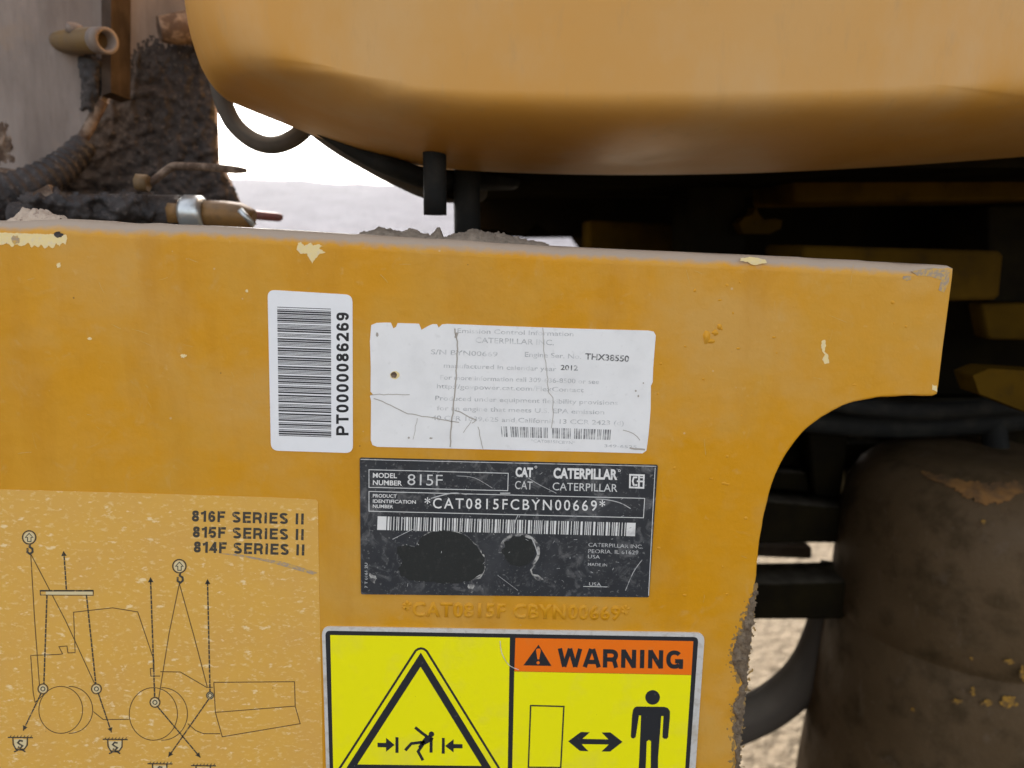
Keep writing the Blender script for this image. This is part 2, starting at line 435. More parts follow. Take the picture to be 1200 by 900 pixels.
def glyph(ch, s):
    """one letter of a plain bold grotesque: width and centre lines, cap height 1, stroke s"""
    h = s / 2
    def arc(cx, cy, rx, ry, a0, a1, n=12):
        out = []
        for i in range(n + 1):
            a = R(a0 + (a1 - a0) * i / n); c, q = math.cos(a), math.sin(a)
            e = 0.86
            out.append((cx + rx * math.copysign(abs(c) ** e, c), cy + ry * math.copysign(abs(q) ** e, q)))
        return out
    w = {'1': .40, 'I': s + .06, 'W': 1.0, 'A': .74, 'N': .70, 'R': .70, 'G': .76, 'S': .66, 'E': .62, 'F': .58, 'P': .66, 'T': .62, ' ': .26}.get(ch, .56)
    L, Q, B, T = h, w - h, h, 1 - h
    rx = (w - s) / 2
    if ch == '0': P_ = [arc(w / 2, .5, rx, .5 - h, 90, 450, 30)]
    elif ch == '1': P_ = [[(w - h, 0), (w - h, 1)], [(w - h, T - .03), (w - h - .12, .78), (0, .73)]]
    elif ch == '2': P_ = [arc(w / 2, .69, rx, .31 - h, 175, -25, 14) + [(w * .45, .30), (L, .16), (L, B)], [(0, B), (w, B)]]
    elif ch == '4': P_ = [[(w * .70, 0), (w * .70, 1)], [(w * .66, T), (h * .7, .30), (w, .30)]]
    elif ch == '5': P_ = [[(w - .03, T), (.12, T), (.075, .47)] + arc(w / 2, .33, rx, .33 - h, 128, -165, 16)]
    elif ch == '6': P_ = [arc(w / 2, .32, rx, .32 - h, 180, 540, 24), arc(w / 2, .52, rx, .48 - h, 28, 180, 12) + [(L, .32)]]
    elif ch == '9': P_ = [arc(w / 2, .68, rx, .32 - h, 0, 360, 24), arc(w / 2, .48, rx, .48 - h, 208, 360, 12) + [(Q, .68)]]
    elif ch == '8': P_ = [arc(w / 2, .745, rx * .92, .255 - h, 0, 360, 22), arc(w / 2, .285, rx, .285 - h, 0, 360, 22)]
    elif ch == 'A': P_ = [[(h * .55, 0), (w / 2 - h * .35, 1)], [(w - h * .55, 0), (w / 2 + h * .35, 1)], [(w * .2, .29), (w * .8, .29)]]
    elif ch == 'E': P_ = [[(L, 0), (L, 1)], [(L, T), (w, T)], [(L, .52), (w * .94, .52)], [(L, B), (w, B)]]
    elif ch == 'F': P_ = [[(L, 0), (L, 1)], [(L, T), (w, T)], [(L, .50), (w * .90, .50)]]
    elif ch == 'G': P_ = [arc(w / 2, .5, rx, .5 - h, 42, 318, 22), [(Q + h * .2, 0), (Q + h * .2, .53)], [(w * .54, .53 - h), (w, .53 - h)]]
    elif ch == 'I': P_ = [[(w / 2, 0), (w / 2, 1)]]
    elif ch == 'N': P_ = [[(L, 0), (L, 1)], [(Q, 0), (Q, 1)], [(L, 1 - h * .3), (Q, h * .3)]]
    elif ch in 'PR':
        m = .44
        P_ = [[(L, 0), (L, 1)], [(L, T), (w * .5, T)] + arc(w * .52, (T + m) / 2, Q - w * .52, (T - m) / 2, 90, -90, 12) + [(w * .5, m), (L, m)]]
        if ch == 'R': P_.append([(w * .62, m), (w * .74, m - .08), (w * .80, .18), (w * .86, 0)])
    elif ch == 'S': P_ = [arc(w / 2, .735, rx, .265 - h, 18, 255, 16) + arc(w / 2, .275, rx, .275 - h, 75, -162, 16)]
    elif ch == 'T': P_ = [[(w / 2, 0), (w / 2, 1)], [(0, T), (w, T)]]
    elif ch == 'W': P_ = [[(h * .5, 1), (w * .26, 0)], [(w * .26, 0), (w * .5, 1)], [(w * .5, 1), (w * .74, 0)], [(w * .74, 0), (w - h * .5, 1)]]
    else: P_ = []
    return w, P_
def bold(fl, t, p0, p1, hgt, s=.22, gap=.10):
    """bold lettering from strokes, fitted between two baseline points (pixels)"""
    gl = [glyph(c, s) for c in t]
    tot = sum(g[0] for g in gl) + gap * (len(gl) - 1)
    p0, p1 = Vector(p0), Vector(p1); d = (p1 - p0) / tot; n = Vector((p1.y - p0.y, p0.x - p1.x)).normalized() * hgt
    x, k, Y0 = 0.0, 0, fl.Y
    for w, strokes in gl:
        for st_ in strokes:
            fl.Y = Y0 - 2e-6 * (k % 5); k += 1
            fl.line([tuple(p0 + d * (x + a) + n * b) for a, b in st_], s * hgt)
        x += w + gap
    fl.Y = Y0
C39 = {'0': 'nnnwwnwnn', '1': 'wnnwnnnnw', '2': 'nnwwnnnnw', '3': 'wnwwnnnnn', '4': 'nnnwwnnnw', '5': 'wnnwwnnnn', '6': 'nnwwwnnnn',
       '7': 'nnnwnnwnw', '8': 'wnnwnnwnn', '9': 'nnwwnnwnn', 'A': 'wnnnnwnnw', 'B': 'nnwnnwnnw', 'C': 'wnwnnwnnn', 'F': 'nnwnwwnnn',
       'N': 'nnnnwnnww', 'P': 'nnwnwnnwn', 'T': 'nnnnwnwwn', 'Y': 'wwnnwnnnn', '*': 'nwnnwnwnn'}
def bars(s, wide=2.6):
    t, out = 0.0, []
    for ch in '*' + s + '*':
        for i, c in enumerate(C39[ch]):
            w = wide if c == 'w' else 1.0
            if i % 2 == 0: out.append((t, t + w))
            t += w
        t += 1.0
    T = t - 1.0
    return [(a / T, b / T) for a, b in out]
def bil(c, u, v):
    """point inside a quad of corners tl, tr, br, bl"""
    c = [Vector(p) for p in c]
    return (c[0] * (1 - u) + c[1] * u) * (1 - v) + (c[3] * (1 - u) + c[2] * u) * v

def tube(name, pts, radii, material, parent, n=16, caps=True, ring=None, res=8, hollow=None, **k):
    """swept tube through pixel+depth points (x, y, Y); radii in metres; smooth path"""
    W = [P(*p) if not isinstance(p, Vector) else p for p in pts]
    if len(W) > 2 and res > 1:
        out, rr = [], []
        for i in range(len(W) - 1):
            a = W[max(i - 1, 0)]; b = W[i]; c = W[i + 1]; d = W[min(i + 2, len(W) - 1)]
            ra = radii[i] if isinstance(radii, (list, tuple)) else radii
            rb = radii[i + 1] if isinstance(radii, (list, tuple)) else radii
            for j in range(res):
                t = j / res
                out.append(0.5 * ((2 * b) + (c - a) * t + (2 * a - 5 * b + 4 * c - d) * t * t + (3 * b - a - 3 * c + d) * t ** 3))
                rr.append(ra + (rb - ra) * t)
        out.append(W[-1]); rr.append(radii[-1] if isinstance(radii, (list, tuple)) else radii)
        W = out
    else:
        rr = list(radii) if isinstance(radii, (list, tuple)) else [radii] * len(W)
    if ring: rr = [r * (1 + ring[1] * math.sin(i * ring[0])) for i, r in enumerate(rr)]
    V, F = [], []
    T0 = (W[1] - W[0]).normalized()
    ref = T0.orthogonal().normalized()
    for i, p in enumerate(W):
        t = (W[min(i + 1, len(W) - 1)] - W[max(i - 1, 0)]).normalized()
        ref = (ref - t * ref.dot(t)).normalized()
        bi = t.cross(ref)
        for j in range(n):
            a = 2 * math.pi * j / n
            V.append(p + (ref * math.cos(a) + bi * math.sin(a)) * rr[i])
    for i in range(len(W) - 1):
        for j in range(n):
            F.append((i * n + j, i * n + (j + 1) % n, (i + 1) * n + (j + 1) % n, (i + 1) * n + j))
    if caps:
        F.append(tuple(range(n - 1, -1, -1)))
        b = (len(W) - 1) * n
        if hollow:
            # bore: the end ring turns inwards
            p = W[-1]; t = (W[-1] - W[-2]).normalized(); b2 = len(V)
            for j in range(n): V.append(p + (V[b + j] - p) * hollow)
            for j in range(n): V.append(p - t * rr[-1] * 2 + (V[b + j] - p) * hollow)
            for j in range(n):
                k2 = (j + 1) % n
                F.append((b + j, b + k2, b2 + k2, b2 + j)); F.append((b2 + j, b2 + k2, b2 + n + k2, b2 + n + j))
            F.append(tuple(range(b2 + n, b2 + 2 * n)))
        else:
            F.append(tuple(range(b, b + n)))
    return mk(name, V, F, material, parent, smooth=(lambda p: len(p.vertices) == 4), **k)

def rounded_slab(name, outline, rad, Y0, Y1, material, parent, steps=6, wob=0.0):
    """thick plate: outline (x, z) in metres counter-clockwise seen from the camera, rounded front edge with radius per point"""
    n = len(outline)
    pts = [Vector(p) for p in outline]
    nor = []
    for i in range(n):
        d0 = (pts[i] - pts[i - 1]).normalized(); d1 = (pts[(i + 1) % n] - pts[i]).normalized()
        n0 = Vector((-d0.y, d0.x)); n1 = Vector((-d1.y, d1.x))
        m = (n0 + n1).normalized()
        m = m / max(0.5, m.dot(n1))
        nor.append(m)                  # inwards for a counter-clockwise outline
    V, F = [], []
    for s in range(steps + 1):
        a = math.pi / 2 * s / steps
        for i in range(n):
            r = rad[i]
            q = pts[i] + nor[i] * (r * (1 - math.sin(a)))
            w = fbm((pts[i].x, a * .002, pts[i].y), 120) * wob * math.sin(a)
            q = q + nor[i] * w
            V.append((q.x, Y0 + r * (1 - math.cos(a)), q.y))
    for i in range(n):
        V.append((pts[i].x, Y1, pts[i].y))
    for s in range(steps + 1):
        for i in range(n):
            j = (i + 1) % n
            F.append((s * n + i, (s + 1) * n + i, (s + 1) * n + j, s * n + j))
    F.append(tuple(range(n)))
    F.append(tuple(range((steps + 2) * n - 1, (steps + 1) * n - 1, -1)))
    return mk(name, V, F, material, parent, smooth=(lambda p: len(p.vertices) == 4))

def inside(poly, x, y):
    c = False
    for i in range(len(poly)):
        x1, y1 = poly[i]; x2, y2 = poly[i - 1]
        if (y1 > y) != (y2 > y) and x < (x2 - x1) * (y - y1) / (y2 - y1) + x1: c = not c
    return c
def edge_dist(poly, x, y):
    best = 1e9; p = Vector((x, y))
    for i in range(len(poly)):
        a, b = Vector(poly[i - 1]), Vector(poly[i]); d = b - a
        t = max(0, min(1, (p - a).dot(d) / max(d.length_squared, 1e-9)))
        best = min(best, (p - a - d * t).length)
    return best
def crust(name, poly, Y, step, height, material, parent, rag=3.0, rfreq=0.08, hfreq=120, **k):
    """a caked layer: raised lumpy skin with a ragged outline, poly in pixels on the plane Y"""
    xs = [p[0] for p in poly]; ys = [p[1] for p in poly]
    x0, x1, y0, y1 = min(xs) - rag, max(xs) + rag, min(ys) - rag, max(ys) + rag
    nx, ny = int((x1 - x0) / step) + 1, int((y1 - y0) / step) + 1
    idx, V, F = {}, [], []
    def val(i, j):
        x, y = x0 + i * step, y0 + j * step
        d = edge_dist(poly, x, y) * (1 if inside(poly, x, y) else -1)
        return d + rag * 2.2 * fbm((x * rfreq, y * rfreq * 0.6, Y * 10), 1.0, 4)
    vals = {(i, j): val(i, j) for i in range(nx + 1) for j in range(ny + 1)}
    def vid(i, j):
        if (i, j) not in idx:
            x, y = x0 + i * step, y0 + j * step
            e = max(0.0, min(1.0, vals[(i, j)] / (rag * 1.2)))
            p = P(x, y, Y)
            h = height * e ** 0.7 * (0.55 + 1.1 * fbm(p, hfreq, 4))
            idx[(i, j)] = len(V)
            V.append(P(x, y, Y - h + 0.0002))
        return idx[(i, j)]
    for i in range(nx):
        for j in range(ny):
            if sum(vals[q] > 0 for q in ((i, j), (i + 1, j), (i, j + 1), (i + 1, j + 1))) >= 2:
                F.append((vid(i, j), vid(i, j + 1), vid(i + 1, j + 1), vid(i + 1, j)))
    return mk(name, V, F, material, parent, smooth=True, **k)

def beam(name, quad, Y0, depth, material, parent, bev=0.003, **k):
    """a bar of rectangular section: four pixel corners (clockwise from top left) at depth Y0"""
    pts = [P(x, y, Y0) for x, y in quad]
    poly = [Vector((p.x, p.z)) for p in pts][::-1]
    o = []
    for i in range(4):
        p, a, b = poly[i], poly[i - 1], poly[(i + 1) % 4]
        o += [p + (a - p).normalized() * bev, p + (b - p).normalized() * bev]
    return rounded_slab(name, o, [bev] * 8, Y0, Y0 + depth, material, parent, steps=2)

# ------------------------------------------------------------------ the setting: ground and hill
GZ = 0.0
def ground():
    V, F = [], []
    rs = [0, .5, 1, 1.5, 2, 2.6, 3.4, 4.5, 6, 9, 14, 25, 60, 200, 900]
    n = 64
    for r in rs:
        for j in range(n):
            a = 2 * math.pi * j / n
            x, y = r * math.cos(a), r * math.sin(a) + 1
            V.append((x, y, GZ + (0.03 * fbm((x, y, 0), 1.3) if r < 20 else 0)))
    for i in range(len(rs) - 1):
        for j in range(n):
            F.append((i * n + j, (i + 1) * n + j, (i + 1) * n + (j + 1) % n, i * n + (j + 1) % n))
    o = mk('ground', V, F, 'ground', smooth=True, origin=Vector((0, 0, 0)))
    o['kind'] = 'structure'
ground()
def hill():
    """a long bare hill whose crest runs across the view about 90 m away"""
    V, F = [], []
    nx, ny = 90, 14
    for i in range(nx + 1):
        x = -130 + 220 * i / nx
        h = 9.1 + 0.5 * fbm((x, 0, 0), 0.05) + 0.9 * fbm((x, 7, 0), 0.17, 3)
        for j in range(ny + 1):
            t = j / ny
            y = 45 + 130 * t
            z = h * math.sin(math.pi * t) ** 1.3 + 0.9 * fbm((x, y, 2), 0.11) * math.sin(math.pi * t)
            V.append((x, y, z - 0.4))
    for i in range(nx):
        for j in range(ny):
            a = i * (ny + 1) + j
            F.append((a, a + ny + 1, a + ny + 2, a + 1))
    o = mk('hill', V, F, 'hill', smooth=True)
    o['kind'] = 'structure'
hill()

# ------------------------------------------------------------------ the machine
machine = empty('soil_compactor', (0, 0.3, 0))
tag(machine, 'dusty yellow soil compactor with thick frame plate, tank above and greasy panels behind', 'compactor')

# --- frame plate
def curve_pts(pts, res=6):
    """smooth curve through pixel points"""
    W = [Vector(p) for p in pts]; out = []
    for i in range(len(W) - 1):
        a = W[max(i - 1, 0)]; b = W[i]; c = W[i + 1]; d = W[min(i + 2, len(W) - 1)]
        for j in range(res):
            t = j / res
            out.append(0.5 * ((2 * b) + (c - a) * t + (2 * a - 5 * b + 4 * c - d) * t * t + (3 * b - a - 3 * c + d) * t ** 3))
    out.append(W[-1])
    return out
T_PLATE = 0.045
def plate():
    top = [(1112, 311), (1060, 309), (1000, 305), (900, 300), (800, 295.5), (700, 291), (600, 285.5), (520, 280.5), (440, 276), (360, 271), (300, 267), (240, 264), (180, 262), (130, 260.5), (100, 258.5), (75, 256), (50, 256), (25, 257.5), (0, 258), (-60, 257), (-200, 252), (-1500, 200), (-4200, 90)]
    tp = curve_pts(top, 5)
    bottom = [(-4200, 300), (-4200, 1500), (830, 1500)]
    right = curve_pts([(862, 930), (866.5, 860), (872, 800), (879, 730), (885, 690), (888, 660), (892, 625), (898, 595), (907, 563), (919, 537), (937, 512), (958, 493), (982, 479), (1008, 470), (1035, 466), (1065, 464.5), (1093, 464.5)], 4)
    edge = [(1099, 462), (1101, 452), (1106, 410), (1111, 370), (1117, 325), (1117.5, 315)]
    pts, rad = [], []
    for grp, r in ((tp, 0.0068), (bottom, 0.002), (right, 0.0014), (edge, 0.0014)):
        for p in grp:
            w = P(p[0], p[1], 0.0)
            pts.append((w.x, w.z)); rad.append(r)
    # ease the radius between the broad top edge and the sharper sides
    for i in range(5): rad[i] = 0.0016 + 0.0052 * i / 5
    return rounded_slab('frame_plate', pts, rad, 0.0, T_PLATE, 'plate_paint', machine, wob=0.0009)
frame = plate()
frame['label'] = 'thick yellow steel frame plate with a round cut-out at its right edge'

# chips, scuffs and stamped number on the plate
def blob(cx, cy, rx, ry, n=22, j=0.35, seed=0):
    out = []
    for i in range(n):
        a = 2 * math.pi * i / n
        k = 1 + j * 2 * fbm((math.cos(a) * 1.6 + seed, math.sin(a) * 1.6, seed * 3.7), 1.3)
        out.append((cx + rx * k * math.cos(a), cy + ry * k * math.sin(a)))
    return out
def jag(pts, j, step=3.0):
    out = []
    for i in range(len(pts)):
        a, b = Vector(pts[i]), Vector(pts[(i + 1) % len(pts)]); n = max(1, int((b - a).length / step))
        for k in range(n):
            q = a.lerp(b, k / n); out.append((q.x + random.uniform(-j, j), q.y + random.uniform(-j, j)))
    return out
def chip(poly, m='cream_primer', name='paint_chip'):
    return slab(name, jag(poly, .55, 1.6), -0.00012, 0.0003, m, frame)
chip([(-20, 272), (78, 275), (79, 280), (77, 287), (73, 284), (70, 289), (66, 285), (62, 291), (57, 288), (52, 291), (48, 286), (44, 290), (40, 287), (37, 290), (33, 284), (29, 287), (25, 289), (20, 286), (14, 289), (8, 285), (2, 287), (-6, 285), (-20, 288)])
slab('chip_spot', blob(18, 281, 5, 5, seed=2), -0.0002, -0.0001, 'scuff_grey', frame)
slab('chip_spot', blob(68.5, 275, 5, 3.5, seed=4), -0.0002, -0.0001, 'grease', frame)
chip([(349, 285), (353, 284), (357, 288), (364, 284), (367, 288), (374, 286), (378, 288), (374, 291), (382, 296), (375, 297), (370, 303), (366, 309), (363, 304), (359, 297), (352, 297), (348, 293)])
chip([(868, 302.5), (880, 301), (896, 304), (899, 308), (890, 309), (884, 311), (876, 307), (868, 306)])
chip([(963, 399), (967, 398), (968, 406), (966, 412), (970, 416), (972, 425), (966, 427), (964, 421), (967, 416), (962, 408)])
chip([(1093, 451), (1098, 452), (1098, 459), (1092, 457)])
chip(blob(68.5, 311, 2.2, 3, seed=6)); chip(blob(289, 341, 1.8, 1.8, seed=8)); chip(blob(105, 397, 2.6, 1.6, seed=9)); chip(blob(215, 417, 3.4, 2, seed=10))
slab('scuff', [(1068, 318), (1092, 314), (1113, 316), (1112, 331), (1106, 343), (1100, 340), (1103, 328), (1090, 324), (1075, 323)], -0.0001, 0.0003, 'scuff_grey', frame)
slab('scuff', blob(1063, 326, 5, 3, seed=12), -0.0001, 0.0003, 'scuff_grey', frame)
fs_ = Flat(-0.00006)
for k in range(70):
    x, y = random.uniform(5, 1060), random.uniform(300, 720)
    if (300 < x < 790 and y > 330) or (x < 380 and y > 570) or (x > 870 and y > 450): continue
    a = random.choice((random.gauss(.2, .3), random.gauss(1.4, .3))); l = random.uniform(4, 26)
    q = [(x + l * t * math.cos(a + .12 * t * math.sin(k)), y + l * t * math.sin(a + .12 * t * math.sin(k))) for t in (0, .35, .7, 1)]
    fs_.line(q, random.uniform(.25, .6))
fs_.build('fine_scratches', 'dust_smudge', frame, kind='stuff')
# dent with raised lip right of the white label
def bump_lump(cx, cy, rx, ry, h, name='paint_lump', Y=0.0):
    V, F = [], []
    n, rg = 18, 5
    for k in range(rg):
        t = k / (rg - 1)
        for i in range(n):
            a = 2 * math.pi * i / n
            kx = 1 + .5 * fbm((math.cos(a) + cx, math.sin(a) + cy, 1), 1.4)
            V.append(P(cx + rx * kx * (1 - t) * math.cos(a), cy + ry * kx * (1 - t) * math.sin(a), Y + 0.0001 - h * math.sin(t * math.pi / 2)))
    for k in range(rg - 1):
        for i in range(n):
            F.append((k * n + i, k * n + (i + 1) % n, (k + 1) * n + (i + 1) % n, (k + 1) * n + i))
    return mk(name, V, F, 'lump_paint', frame, smooth=True)
bump_lump(828, 395, 4.5, 9, 0.0011); bump_lump(838, 390, 4, 4, 0.0008); bump_lump(843, 383, 3, 4, 0.0008); bump_lump(833, 400, 5, 3, 0.0008)
for k in range(46):
    x, y = random.uniform(770, 1080), random.uniform(330, 700)
    if x > 880 and y > 460: continue
    bump_lump(x, y, random.uniform(1.5, 3.5), random.uniform(1.2, 2.6), random.uniform(.0002, .0005))
# stamped number, painted over
st = Flat(-0.0005)
text(st, "*CAT0815F CBYN00669*", (472, 722), (738, 727), 17, 0.02, 1.15)
def relief(fl, h, bw):
    """turn flat lettering into soft raised lettering"""
    nv = len(fl.v)
    cnt = {}
    for f in fl.f:
        for i in range(len(f)):
            e = (f[i], f[(i + 1) % len(f)])
            cnt[e] = cnt.get(e, 0) + 1
    border = [e for e in cnt if (e[1], e[0]) not in cnt]
    nrm = {}
    for a, b in border:
        d = fl.v[b] - fl.v[a]; q = Vector((0, 1, 0)).cross(d)
        if q.length > 0: q.normalize()
        for i in (a, b): nrm[i] = nrm.get(i, Vector()) + q
    V = list(fl.v); F = list(fl.f); low = {}
    for i, q in nrm.items():
        if q.length > 0: q.normalize()
        low[i] = len(V); V.append(fl.v[i] + q * -bw + Vector((0, h, 0)))
    for a, b in border: F.append((b, a, low[a], low[b]))
    return V, F
V, F = relief(st, 0.0006, -0.0004)
mk('stamped_number', V, F, 'lump_paint', frame, smooth=True, label='serial number stamped into the steel and painted over')
# grease caked on the lower right edge
crust('grease_film', [(886, 684), (874, 698), (864, 722), (854, 748), (849, 775), (856, 795), (860, 808), (852, 826), (850, 852), (854, 880), (851, 930), (864, 930), (868.5, 860), (874.5, 800), (881.5, 730), (887, 684)], 0.0, 1.1, 0.00045, 'grease_film', frame, rag=7.0, rfreq=0.3, hfreq=500)
crust('caked_grease', [(885, 692), (879, 702), (873, 722), (868, 740), (861, 754), (858, 775), (864, 790), (869, 802), (865, 815), (859, 828), (861, 840), (858, 855), (863, 872), (861, 890), (859, 930), (864, 930), (868.5, 860), (874.5, 800), (881.5, 730), (887, 692)], 0.0, 1.3, 0.0026, 'grease_dust', frame, rag=3.2, rfreq=0.22, hfreq=260)

# --- yellow tank above the plate
def tank():
    outer = curve_pts([(205, -6500), (206, -900), (206, -200), (212, -80), (219, -10), (224, 30), (231, 62), (242, 92), (258, 112), (285, 125), (325, 141), (375, 161), (425, 178), (480, 190.5), (540, 197.5), (620, 201.5), (720, 203.5), (820, 203), (900, 201), (980, 197.5), (1060, 193), (1140, 187.5), (1230, 180), (1330, 168), (1560, 150), (2400, 80), (6600, -60), (6650, -900), (6650, -6500)], 6)  # carried far up and right out of view to shade the ground in front
    inner = curve_pts([(262, -6400), (263, -900), (263, -200), (264, -90), (266, -30), (270, 10), (278, 38), (290, 58), (308, 70.7), (332, 80.8), (368, 91.95), (410, 104.625), (455, 117.562), (505, 125), (560, 130), (640, 133), (730, 134.5), (820, 134), (900, 133), (980, 131), (1060, 128), (1140, 124), (1220, 118), (1300, 109), (1540, 70), (2380, 20), (6550, -100), (6600, -900), (6600, -6400)], 6)
    Yf = 0.035
    prof = []
    for i in range(28):
        u = i / 27
        prof.append((1.62 * (1 - u) ** 1.25, .128 * u ** 2.3))
    prof += [(.02, .134), (.15, .155), (.5, .20), (1.0, .28), (1.3, .45)]
    n = len(outer); V, F = [], []
    O = [P(p.x, p.y, Yf + 0.12) for p in outer]
    I = [P(p.x, p.y, Yf) for p in inner]
    for w, d in prof:
        for i in range(n):
            q = O[i] * (1 - w) + I[i] * w
            V.append((q.x, Yf + d, q.z))
    for k in range(len(prof) - 1):
        for i in range(n - 1):
            F.append((k * n + i, k * n + i + 1, (k + 1) * n + i + 1, (k + 1) * n + i))
        F.append((k * n + n - 1, k * n, (k + 1) * n, (k + 1) * n + n - 1))
    F.append(tuple(range(n - 1, -1, -1)))
    F.append(tuple(range((len(prof) - 1) * n, len(prof) * n)))
    o = mk('fuel_tank', V, F, 'tank_paint', machine, smooth=(lambda p: len(p.vertices) == 4))
    o['label'] = 'smooth yellow tank with rounded lower edge'
    return o
tk = tank()

# --- dusty side panels behind the plate on the left
YP = 0.30
panel_l = slab('side_panel', [(-4200, -3200), (119, -3200), (121, 110), (104, 150), (60, 196), (32, 214), (-200, 192), (-4200, 190)], YP, YP + 0.01, 'dusty_panel', machine)  # both panels extended far out of view to cast shade in front
panel_r = slab('side_panel', [(112, -3200), (262, -3200), (262, 0), (250, 100), (253, 190), (262, 200), (292, 268), (300, 330), (-200, 330), (-200, 170), (112, 150)], YP + 0.045, YP + 0.055, 'dusty_panel', machine)
tube('panel_edge', [(-120, 187, YP - 0.004), (30, 206, YP - 0.004), (62, 200, YP - .002), (95, 165, YP), (120, 118, YP + .004)], 0.0045, 'stain', machine, n=10)
slab('slot_shade_strip', [(118, -300), (130, -300), (130, 108), (119, 112)], YP - 0.004, YP + 0.03, 'slot_shade', machine)  # solid dark strip paints the shade of the open gap between the panels
crust('grease_and_shade', [(132, 122), (148, 104), (156, 84), (160, 62), (164, 78), (172, 80), (178, 56), (182, 48), (186, 70), (194, 84), (200, 66), (206, 82), (214, 70), (222, 76), (232, 40), (242, 60), (250, 100), (253, 190), (262, 200), (289, 262), (296, 320), (-160, 320), (-160, 215), (40, 214), (70, 198), (104, 160), (118, 128)], YP + 0.045, 2.0, 0.006, 'grease', panel_r, rag=6.0, rfreq=0.12, hfreq=110)
crust('grease_splatter', [(132, 116), (146, 92), (156, 66), (164, 52), (180, 44), (200, 50), (216, 52), (232, 36), (244, 60), (250, 110), (150, 150), (110, 150)], YP + 0.045, 1.8, 0.0025, 'grease', panel_r, rag=13, rfreq=.5, hfreq=200)
crust('grease_and_shade', [(92, 66), (108, 60), (119, 70), (120, 108), (108, 132), (96, 128), (94, 100)], YP, 2.2, 0.008, 'grease', panel_l, rag=4.0, rfreq=0.12, hfreq=70)  # dark patch below the stub is painted shadow, using the grease material
crust('grease_and_shade', [(-40, 130), (-10, 150), (4, 142), (10, 160), (18, 188), (-40, 200)], YP, 2.2, 0.004, 'stain', panel_l, rag=8.0, rfreq=0.2, hfreq=90)
# pipe stub with hollow end, and its blurred twin
def stub():
    e = tube('pipe_stub', [(70, 49, YP + .006), (82, 48.5, YP - .008), (95, 47.8, YP - .020), (116, 47.2, YP - .035)], [.0078, .0088, .0092, .0092], 'fitting_paint', machine, n=20, res=3)
    tube('end_ring', [(114, 47.2, YP - .034), (125, 47.6, YP - .041)], .0094, 'dusty_panel', e, n=24, hollow=.70)
    tube('bleed_screw', [(87, 38, YP - .022), (87, 28, YP - .024)], [.0062, .0052], 'dusty_panel', e, n=8)
stub()
tube('pipe_stub', [(236, 30, YP + 0.03), (206, 34, YP + 0.022), (186, 34, YP + 0.016)], [0.013, 0.012, 0.0095], 'stain', machine, n=18)
# corrugated hose, pipe run, coupling and valve in front of the panels
tube('corrugated_hose', [(-60, 256, .235), (0, 236, .235), (30, 222, .24), (58, 206, .25), (80, 190, .262), (100, 168, .272)], [.021, .019, .015, .0125, .011, .009], 'grease', machine, n=18, res=16, ring=(1.25, .055))
tube('grease_pipe', [(20, 258, .21), (110, 249, .21), (214, 250, .21)], 0.0125, 'grease', machine, n=16)
crust('grease_lump', [(20, 232), (60, 222), (100, 228), (150, 226), (188, 236), (200, 252), (150, 262), (40, 262)], .20, 3, 0.012, 'grease', machine, rag=6, rfreq=.08, hfreq=70)
slab('pipe_bracket', [(38, 226), (56, 216), (62, 226), (58, 248), (40, 246)], .195, .2, 'stain', machine)
valve = tube('ball_valve', [(200, 249, .205), (216, 249.5, .205)], 0.0095, 'brass', machine, n=6)
tube('coupling', [(213, 250, .203), (218, 250, .203), (236, 251, .203), (241, 251, .203)], [.0100, .0128, .0128, .0105], 'zinc', valve, n=20, res=1)
tube('valve_body', [(240, 251, .203), (262, 252.5, .203), (282, 254, .203), (297, 258, .203)], [.0096, .0102, .0096, .0070], 'brass', valve, n=8, res=2)
tube('nipple', [(281, 246, .196), (298, 264, .196)], .0022, 'zinc', valve, n=8)
lever = tube('lever_handle', [(168, 216, .20), (178, 213, .20), (200, 196.5, .20), (212, 194.8, .20), (250, 196.5, .20), (276, 199, .20), (289, 200, .20)], [.0034, .0026, .0028, .0028, .0028, .0026, .0014], 'stain', machine, n=10)
tube('pivot_nut', [(160, 214, .195), (174, 215, .195)], .006, 'fitting_paint', lever, n=6)
tube('red_handle', [(280, 249, .26), (300, 252, .26), (325, 254.5, .26), (331, 255.5, .26)], [.003, .0036, .0034, .0018], 'red_handle', machine, n=10)

# --- hoses and tubes under the tank
tube('hose_loop', [(255, 92, .20), (262, 120, .20), (275, 146, .20), (296, 164, .20), (318, 170, .20), (340, 164, .20), (358, 150, .20), (372, 130, .20)], .0060, 'dusty_rubber', machine, n=14)
tube('drain_hose', [(330, 120, .17), (390, 164, .17), (430, 186, .17), (465, 203, .17), (512, 222, .20), (560, 225, .30)], [.005, .0062, .0072, .0080, .0085, .0085], 'dusty_rubber', machine, n=16)
tube('rubber_hose', [(370, 150, .15), (420, 180, .15), (460, 196, .15), (510, 210, .18), (600, 212, .30)], [.003, .0045, .0062, .0070, .0075], 'black_rubber', machine, n=14)
tube('drain_tube', [(509, 150, .115), (509.5, 200, .115), (510, 252, .115)], .0069, 'black_rubber', machine, n=22, res=2, hollow=.7)
tube('drain_tube', [(547, 170, .19), (547, 215, .19), (548, 300, .19)], .0092, 'black_rubber', machine, n=18, res=2)
tube('clamp', [(520, 222, .20), (540, 231, .20), (560, 250, .20)], .004, 'dark_steel', machine, n=8)
